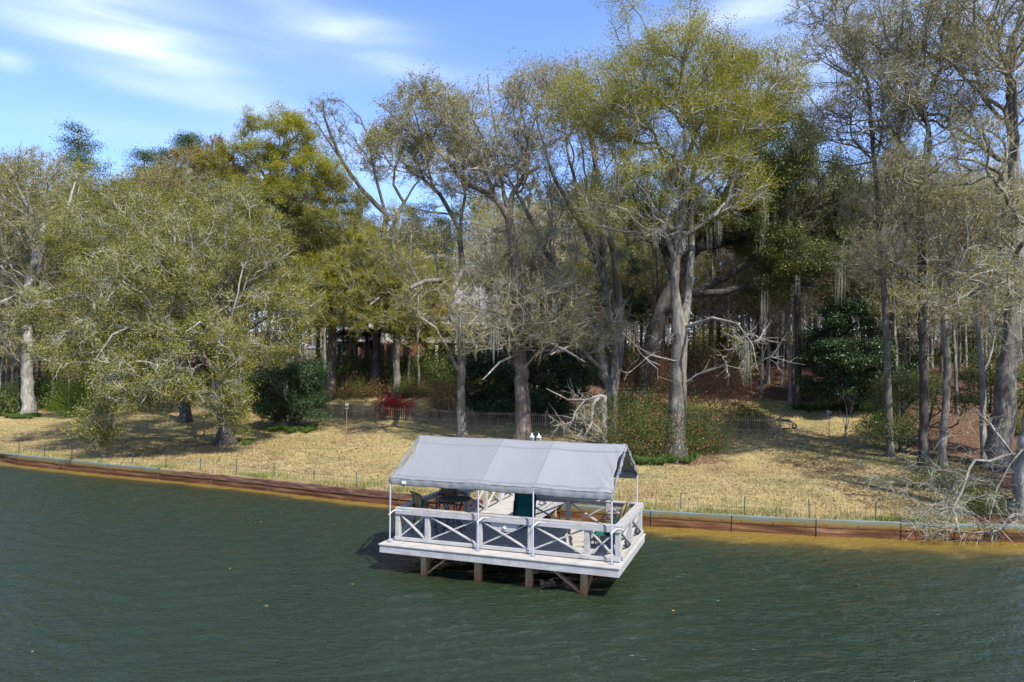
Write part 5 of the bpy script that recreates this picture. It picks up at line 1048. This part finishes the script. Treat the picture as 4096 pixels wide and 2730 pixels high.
# ------------------------------------------------------------ palms by the house
def palm(label, px, py, top, wpx, seed, nf=22, thatch=True, fr=1.25):
    rng = np.random.default_rng(seed); b = gp(px, py); b = Vector((at(px, py, HY-4).x, HY-4, float(gz(at(px, py, HY-4).x, HY-4)))); h = at(px, top, b.y).z-b.z
    t = thing('palm_tree', label, 'palm', tuple(b)); r = wpx*.5*b.y/FPX
    if h > 1.5: MB().tube([(0, 0, -.1), (.05, 0, h*.4), (0, 0, h)], [r*1.15, r, r*.95], 9).build('trunk', 'bark_brown' if seed % 2 else 'bark_dark', t, True)
    def fans(n, elr, rr):
        Vs, Fs, o = [], [], 0
        for i in range(n):
            a = rng.random()*6.28; e = elr[0]+(elr[1]-elr[0])*rng.random(); d = np.array([math.cos(a)*math.cos(e), math.sin(a)*math.cos(e), math.sin(e)]); sd = unit(np.cross(d, [0, 0, 1.])); st_ = np.array([0, 0, h])+d*rr*.5
            for q in np.linspace(-1.15, 1.15, 15):
                dd = d*math.cos(q)+sd*math.sin(q); dd[2] -= .15; e1 = st_+dd*rr*(.62-.12*abs(q)); wv = np.cross(dd, [0, 0, 1.])*.025+np.array([0, 0, .012]); m1 = (st_+e1)/2
                Vs.append(np.array([st_, m1-wv, e1+np.array([0, 0, -.1*rr]), m1+wv])); Fs.append(np.arange(4)+o); o += 4
        return np.concatenate(Vs), np.array(Fs)
    V_, F_ = fans(nf, (.0, 1.2), fr); npmesh('fronds', V_, F_, 'leaf_palm', t, False, rng.random(len(F_)))
    if thatch: V_, F_ = fans(30, (-1.5, -.75), fr*1.15); npmesh('dead_fronds', V_, F_, 'thatch', t, False, rng.random(len(F_)))
palm('palm with dark hanging thatch in front of the left brick wing', 1416, 1440, 1300, 13, 1)
palm('palm with brown trunk and dark thatch at the corner of the white siding', 1466, 1440, 1290, 15, 2)
palm('leafy palm leaning over the left brick wing with black thatch', 1372, 1440, 1292, 10, 3)
palm('low fan palm against the brick wall', 1408, 1440, 1398, 8, 4, 26, False, 1.3)

# ------------------------------------------------------------ pines on the skyline
def pine(label, px, Y, top, crown_w, seed, bare=.6):
    rng = np.random.default_rng(seed); x = at(px, 1400, Y).x; b = Vector((x, Y, float(gz(x, Y)))); h = at(px, top, Y).z-b.z; cw = crown_w*.5*Y/FPX
    t = thing('pine_tree', label, 'pine tree', tuple(b), 0, 'pines on the skyline'); m = MB(); m.tube([(0, 0, -.2), (.2, 0, h*.5), (0, .1, h*.97)], [.32, .24, .05], 8); tips = []
    for i in range(46):
        z = h*(bare+(1-bare)*rng.random()**.8); a = rng.random()*6.28; l = cw*(.55+.5*rng.random())*(1-.55*((z/h-bare)/(1-bare))**2); e = np.array([math.cos(a)*l, math.sin(a)*l, z+l*.25*rng.random()])
        m.tube([(0, 0, z), tuple(e*.5+np.array([0, 0, z*.5-.1])), tuple(e)], [.07, .05, .02], 4); tips.append((e, l))
    m.build('trunk', 'bark_brown', t, True); q = []
    for e, l in tips:
        for s_ in (.6, .8, 1):
            c = np.array([e[0]*s_, e[1]*s_, e[2]]); q.append(c+rng.normal(size=(95, 3))*np.array([.6, .6, .3]))
    q = np.concatenate(q); V_, F_ = leaves(rng, q, .24, .25, .1); npmesh('crown', V_, F_, 'leaf_pine', t, False, rng.random(len(F_))); return t
pine('pine with layered crown above the left woods', 292, 82, 520, 260, 1)
pine('pine crown left of the paired pines on the skyline', 560, 88, 610, 170, 2)
pine('pine crown right of its twin on the skyline', 655, 90, 612, 150, 3)
pine('darkest pine behind the orange tinged tree', 748, 86, 545, 170, 4)
pine('pine low on the skyline by the left frame edge', 10, 84, 640, 140, 5)
pine('distant pine seen through gaps left of centre', 1640, 105, 830, 150, 6, .4)
pine('distant pine seen through gaps at centre', 1760, 110, 880, 150, 7, .4)
pine('distant pine behind the twisting bare tree', 1420, 110, 850, 150, 8, .4)
# ------------------------------------------------------------ woodland behind: individual trees copied from a few kinds
def proto(seed, h, cw, cz, n, bark, twig, leaf, ntw, nleaf, lsize, r=.17, lean=.6, fork=True):
    rng = np.random.default_rng(seed); lx = lean*(rng.random()-.5)*2; z1 = h*.5
    st = [[(0, 0, -.2, r), (lx*.3, .1, h*.25, r*.85), (lx*.6, 0, z1, r*.7), (lx, .1, h*.75, r*.42), (lx*1.1, 0, h*.95, r*.15)]]
    if fork: st.append([(lx*.5, 0, h*.42, r*.5), (lx*.5+.9, .4, h*.6, r*.38), (lx*.5+1.5, .5, h*.82, r*.18)])
    el_ = [((lx*.8, 0, h*cz), (cw, cw, h*(1-cz)*1.02), n, .3), ((lx*.5, 0, h*.4), (cw*.7, cw*.7, h*.16), n//7, .2)]
    return build_tree('woodland_tree', 'x', 'tree', None, Vector((0, 0, 0)), st, el_, seed, bark=bark, twig=twig, leaf=leaf, ntw=ntw, nleaf=nleaf, lsize=lsize, tl=.9, sub=2, r0=.014, tip=.013, bf=.2)[0]
protos = [proto(201, 21, 2.6, .68, 190, 'bark_grey', 'twig_grey', 'leaf_bud', 2500, 3500, .10),
          proto(202, 19, 2.2, .66, 150, 'bark_pale', 'twig_pale', 'leaf_bud', 2200, 2500, .10, .14),
          proto(203, 23, 3.2, .66, 240, 'bark_brown', 'twig_brown', 'leaf_oak', 2600, 9000, .11, .2),
          proto(204, 18, 2.8, .6, 210, 'bark_grey', 'twig_pale', 'leaf_bud', 2800, 3000, .10, .13),
          proto(205, 20, 3.4, .62, 240, 'bark_grey', 'twig_grey', 'leaf_yellow', 2200, 11000, .11, .18),
          proto(206, 12, 1.8, .6, 110, 'bark_pale', 'twig_pale', 'leaf_bud', 1400, 1800, .08, .07, .9, False),
          proto(207, 19, 3.8, .6, 240, 'bark_dark', 'twig_dark', 'leaf_live', 2200, 12000, .13, .2)]
used = set(); rw = random.Random(77)
WL_ = {0: 'slender grey tree', 1: 'slender pale barked tree', 2: 'brown barked tree', 3: 'thin grey brown tree', 4: 'yellow green budding tree', 5: 'thin pale young tree', 6: 'olive leaved evergreen oak'}
def plant(k, x, y, sc, place_, rz=None, zs=1):
    o = protos[k]
    if k in used: o = copy_tree(o)
    used.add(k); o.location = (x, y, float(gz(x, y))-.05); o.rotation_euler = (0, 0, rw.random()*6.28 if rz is None else rz); o.scale = (sc, sc, sc*zs)
    o['label'] = WL_[k]+' '+place_; o['group'] = WL_[k]+'s '+place_
def band(n, px0, px1, y0, y1, kinds, place_, sc=(.8, 1.1), top=None, mind=1.5):
    got = []; t = 0
    while len(got) < n and t < n*40:
        t += 1; Y = y0+(y1-y0)*rw.random()**1.3; x = at(px0+(px1-px0)*rw.random(), 1400, Y).x
        if ((Y-float(shoreY(x)))*.93 < 25 and -14 < x < float(XB(Y))+.6) or (3180 < 2048+x/Y*FPX < 3580 and Y < 58): continue
        if any((x-a)**2+(Y-b)**2 < mind**2 for a, b in got): continue
        got.append((x, Y)); k = rw.choice(kinds); s_ = sc[0]+(sc[1]-sc[0])*rw.random()
        if top:
            want = at(2048, top(2048+x/Y*FPX)+rw.uniform(-10, 90), Y).z-float(gz(x, Y)); s_ = want/(21, 19, 23, 18, 20, 12, 19)[k]; s_ = max(.45, min(1.25, s_))
            plant(k, x, Y, max(.7, s_), place_, zs=s_/max(.7, s_))
        else: plant(k, x, Y, s_, place_)
topR = lambda px: 640 if px > 3300 else 700
topL = lambda px: float(np.interp(px, [0, 150, 300, 500, 700, 900, 1100, 1300, 1500, 1900], [620, 610, 640, 620, 590, 590, 620, 730, 940, 940]))
band(40, 3060, 4100, 45, 62, [0, 1, 3, 5, 1, 3], 'at the front of the right woods', top=topR)
band(62, 3000, 4120, 58, 95, [0, 1, 2, 3, 3, 4], 'deep in the right woods', top=topR)
band(26, 2350, 3100, 62, 92, [0, 1, 3, 4, 6, 2], 'in the woods behind the live oak', top=lambda p: 780)
band(14, 3000, 4200, 100, 130, [2, 3, 0, 3], 'at the back of the right woods', top=lambda p: 760, mind=3)
band(26, -60, 800, 67, 84, [0, 1, 2, 4, 3], 'in the woods behind the left lawn', top=topL)
band(14, -900, -60, 62, 92, [0, 4, 2, 3, 1], 'left of the pale tree', top=lambda p: 640, mind=3)
band(14, 800, 1330, 72, 88, [0, 1, 4, 2], 'in the woods left of the house', top=topL)
band(12, -60, 500, 64, 71, [5, 1, 3, 5], 'close behind the left lawn', top=lambda p: 900)
band(44, 1250, 2600, 82, 120, [0, 3, 4, 6, 2, 6, 4], 'behind the brick house', top=lambda p: 880 if p < 1900 else 700, mind=2.2)
band(15, 1500, 2500, 58, 65, [5, 1, 3, 4, 4], 'just before the brick house', top=lambda p: 960, mind=1.2)
for x_, y_, k_, s_ in ((21.5, 21.2, 0, .75), (25.5, 25, 4, .8)): plant(k_, x_, y_, s_, 'just beyond the right edge')
band(16, 1900, 3060, 55, 65, [1, 0, 1, 5], 'behind the centre trees', top=lambda p: 800, mind=1.2)
for k in range(7):
    if k not in used: plant(k, 60, 90, 1, 'at the back')
# far-off wood closing the view
rf_ = np.random.default_rng(31); n = 250000; xx = -150+300*rf_.random(n); yy = 132+22*rf_.random(n); hh_ = 15+3*np.sin(xx*.11)+2.5*np.sin(xx*.37+1)+2*np.sin(xx*.9); hh_ = np.where(xx < -20, hh_+np.clip((-20-xx)*.12, 0, 7), hh_+np.clip((xx-10)*.12, 0, 8))
Pf = np.stack([xx, yy, gz(xx, yy)+hh_*rf_.random(n)**1.1], 1); V_, F_ = leaves(rf_, Pf, .6, .4, .2)
k = 900; tx = -150+300*rf_.random(k); ty = 131+20*rf_.random(k); tb = np.stack([tx, ty, gz(tx, ty)-.2], 1); te = tb+np.stack([rf_.normal(size=k)*.8, 0*tx, 14+8*rf_.random(k)], 1); Vp, Fp = prisms(tb, te, np.full(k, .16), np.full(k, .05))
fw = npmesh('far_woods', np.concatenate([V_, Vp]), [F_, Fp+len(V_)], 'far_foliage', None, False, np.concatenate([rf_.random(n), np.full(len(Fp), 1.)])); tag(fw, 'brownish far-off woods closing the view between the trunks', 'woods', kind='stuff')
ORD = ['first', 'second', 'third', 'fourth', 'fifth', 'sixth', 'seventh', 'eighth', 'ninth', 'tenth', 'eleventh', 'twelfth', 'thirteenth', 'fourteenth', 'fifteenth', 'sixteenth', 'seventeenth', 'eighteenth', 'nineteenth', 'twentieth', 'twenty-first', 'twenty-second', 'twenty-third', 'twenty-fourth']
def order_labels(objs):
    gs = {}
    for o in objs: gs.setdefault(o['group'], []).append(o)
    for g_, l_ in gs.items():
        l_.sort(key=lambda o: o.location.x/o.location.y)
        for i, o in enumerate(l_):
            if 1 < len(l_) <= 24: o['label'] = ORD[i]+' from the left, '+o['label']
# undergrowth of the woods
ul = ['leafy green shrub', 'rusty tinted azalea', 'olive shrub', 'dark evergreen shrub', 'twiggy olive shrub']; us = []
for i, (lf_, _) in enumerate(lib):
    us.append(shrub('undergrowth_shrub', 'x', 'shrub', (0, 0, 0), 1.5, 1.4, (1.3, 1.8, 1.6, 2.2, 1.2)[i], 300+i, leaf=lf_, n=6500, lsize=.11, clumps=110, flower='flower_pink' if i == 1 else None, nf=60 if i == 1 else 0, fs=.1))
uu = set()
def under(n, px0, px1, y0, y1, kinds, place_, s0=.7, s1=1.3):
    for _ in range(n):
        k = rw.choice(kinds); Y = y0+(y1-y0)*rw.random(); x = at(px0+(px1-px0)*rw.random(), 1400, Y).x; o = us[k]
        if k in uu: o = copy_tree(o)
        uu.add(k); s_ = s0+(s1-s0)*rw.random(); o.location = (x, Y, float(gz(x, Y))-.05); o.rotation_euler = (0, 0, rw.random()*6); o.scale = (s_, s_, s_*rw.uniform(.8, 1.2)); o['label'] = ul[k]+' '+place_; o['group'] = ul[k]+'s '+place_
under(26, 3050, 4110, 58, 80, [0, 1, 2, 3, 4], 'on the floor of the right woods')
under(9, 3560, 4110, 40, 54, [1, 2, 4, 0], 'among the trunks right of the lawn', .4, .8)
under(24, -40, 1300, 62, 74, [0, 2, 3, 4], 'on the floor of the left woods', .8, 1.6)
under(14, 2300, 3100, 58, 76, [0, 1, 3, 2], 'under the live oak at the back', .8, 1.5)
under(10, 1850, 2500, 58, 66, [3, 0, 2], 'beside the brick house', .9, 1.5)
under(16, -40, 4150, 84, 112, [2, 3, 4], 'far back in the woods', 1.5, 2.6)

order_labels([o for o in bpy.data.objects if o.parent is None and o.get('group') and (o.name.startswith('woodland_tree') or o.name.startswith('undergrowth')) and not o['label'].startswith(('thin pale trunk', 'thin grey trunk', 'slim pale trunk', 'dark straight'))])
# ------------------------------------------------------------ ground cover (nobody could count it)
rg2 = np.random.default_rng(9)
def scatter(n, x0, x1, s0, s1, keep=None):
    x = x0+(x1-x0)*rg2.random(n); s = s0+(s1-s0)*rg2.random(n)**1.25; y = shoreY(x)+s/.93
    m = np.abs(x/y) < .74
    if keep is not None: m &= keep(x, y)
    x, y = x[m], y[m]; return np.stack([x, y, gz(x, y)], 1)
def bedmask(x, y): s = (y-shoreY(x))*.93; return (s > 25.5) | (x > XB(y)+1)
def gden(x, y): return .45+.55*(np.sin(x*.8+1.5*np.sin(y*.45))*np.sin(y*1.05-x*.25)+.6*np.sin(x*2.3+y*1.7)*np.sin(y*2.9-x) > -.25)
P_ = scatter(430000, -40, 27, .15, 27, lambda x, y: ~bedmask(x, y) & (rg2.random(len(x)) < gden(x, y))); n = len(P_)
hgt = (.03+.06*rg2.random((n, 1)))*(1+.8*np.exp(-((P_[:, 1]-shoreY(P_[:, 0]))/1.0)**2))[:, None]; dirn = rg2.normal(size=(n, 3))*np.array([.5, .5, 0])+np.array([0, 0, 1]); tp = P_+unit(dirn)*hgt*1.3; wv = unit(rg2.normal(size=(n, 3))*np.array([1, 1, 0]))*.013
V_ = np.stack([P_-wv, P_+wv, tp], 1).reshape(-1, 3); pat = .5+.5*np.sin(P_[:, 0]*.9+2*np.sin(P_[:, 1]*.5))*np.sin(P_[:, 1]*1.1+P_[:, 0]*.3)
tag(npmesh('lawn_grass', V_, np.arange(3*n).reshape(n, 3), 'blade_straw', None, False, np.clip(rg2.random(n)*.5+.18+.22*np.sin(P_[:, 0]*.7+1.7*np.sin(P_[:, 1]*.4))*np.sin(P_[:, 1]*.8-.4*P_[:, 0])+.16*np.sin(P_[:, 0]*2.9+P_[:, 1])*np.sin(P_[:, 1]*2.3)+.2*(pat > .66)+.22*((P_[:, 1]-shoreY(P_[:, 0])) < 1.4), 0, 1)), 'short dry straw coloured grass of the lawn flecked with green', 'grass', kind='stuff')
P_ = np.concatenate([scatter(60000, -30, 45, 2, 50, bedmask), scatter(11000, -34, -8, 2, 24), scatter(4500, -8, 18, 2, 24), scatter(5000, 13, 20, .5, 20)]); P_[:, 2] += .02
V_, F_ = leaves(rg2, P_, .13, .6, 3); tag(npmesh('leaf_litter', V_, F_, 'leaf_litter', None, False, rg2.random(len(F_))), 'fallen brown and orange leaves covering the beds and lawn edges', 'fallen leaves', kind='stuff')
def tuft(label, pts, h=.42, nb=150, mat='blade_green'):
    Q = [];
    for px, py in pts:
        b = gp(px, py); a = rg2.random((nb, 1))*6.28; out = rg2.random((nb, 1)); d = np.concatenate([np.cos(a), np.sin(a), a*0], 1); o = np.array(b)+d*.1*out; m = o+d*.22*out+np.array([0, 0, h*.8])*(.6+.4*rg2.random((nb, 1))); e = m+d*.2*out-np.array([0, 0, .12])*out; s_ = np.cross(d, [0, 0, 1.])*.012
        Q.append(np.stack([o-s_, o+s_, m+s_, m-s_], 1)); Q.append(np.stack([m-s_, m+s_, e+s_*.2, e-s_*.2], 1))
    V_ = np.concatenate(Q).reshape(-1, 3); n = len(V_)//4; tag(npmesh('border_grass', V_, np.arange(4*n).reshape(n, 4), mat, None, False, rg2.random(n)), label, 'border grass', kind='stuff')
rt_ = random.Random(4)
tuft('green strappy border grass ringing the holly on the left lawn', [(1080+i*9.5+rt_.uniform(-3, 3), 1722+8*math.sin(i*.9)+(6 if 4 < i < 16 else 0)) for i in range(20)])
tuft('green strappy grass at the foot of the big grey trunk by the canopy', [(2555+i*9.5+rt_.uniform(-4, 4), 1846+rt_.uniform(-12, 22)) for i in range(24)], .48)
tuft('yellow green grass at the foot of the pale far left tree', [(25+i*8+rt_.uniform(-3, 3), 1672+rt_.uniform(-6, 6)) for i in range(17)], .4)
tuft('dark green grass under the magnolia', [(3180+i*12+rt_.uniform(-4, 4), 1642+rt_.uniform(-6, 8)) for i in range(34)], .45, 110)
tuft('green tufts at the foot of the mossy oak', [(935+rt_.uniform(0, 70), 1778+rt_.uniform(-12, 6)) for i in range(9)], .25, 90)
for i, (px, py, sz) in enumerate([(1065, 2427, .045), (2693, 2445, .06), (920, 2277, .04), (1045, 2090, .035), (700, 2020, .035), (2680, 2160, .035), (130, 2610, .035), (1410, 2340, .03)]):
    v = ray(px, py); t = -CAMZ/v.z; V_ = np.array([(-sz, 0, .006), (0, -sz*.5, .012), (sz, 0, .004), (0, sz*.5, .01)]); o = npmesh('floating_leaf', V_, np.array([[0, 1, 2, 3]]), 'floating_leaf', None, False, [.5]); o.location = (v.x*t, t, .01); o.rotation_euler = (0, 0, i*1.3)
    mm = o.modifiers.new('thick', 'SOLIDIFY'); mm.thickness = .003
    tag(o, ['yellow leaf floating on the lake left of the dock', 'largest pale leaf floating on the lake right of the dock', 'tiny pale leaf floating on the open water left of the dock piles', 'tiny leaf floating close to the left seawall', 'tiny leaf floating by the far left seawall', 'tiny pale leaf floating near the wall right of the dock', 'tiny brown leaf floating at the lower left corner', 'tiny leaf floating just left of the dock'][i], 'leaf')
print('OBJS', len(bpy.data.objects), 'POLYS', sum(len(m.polygons) for m in bpy.data.meshes))
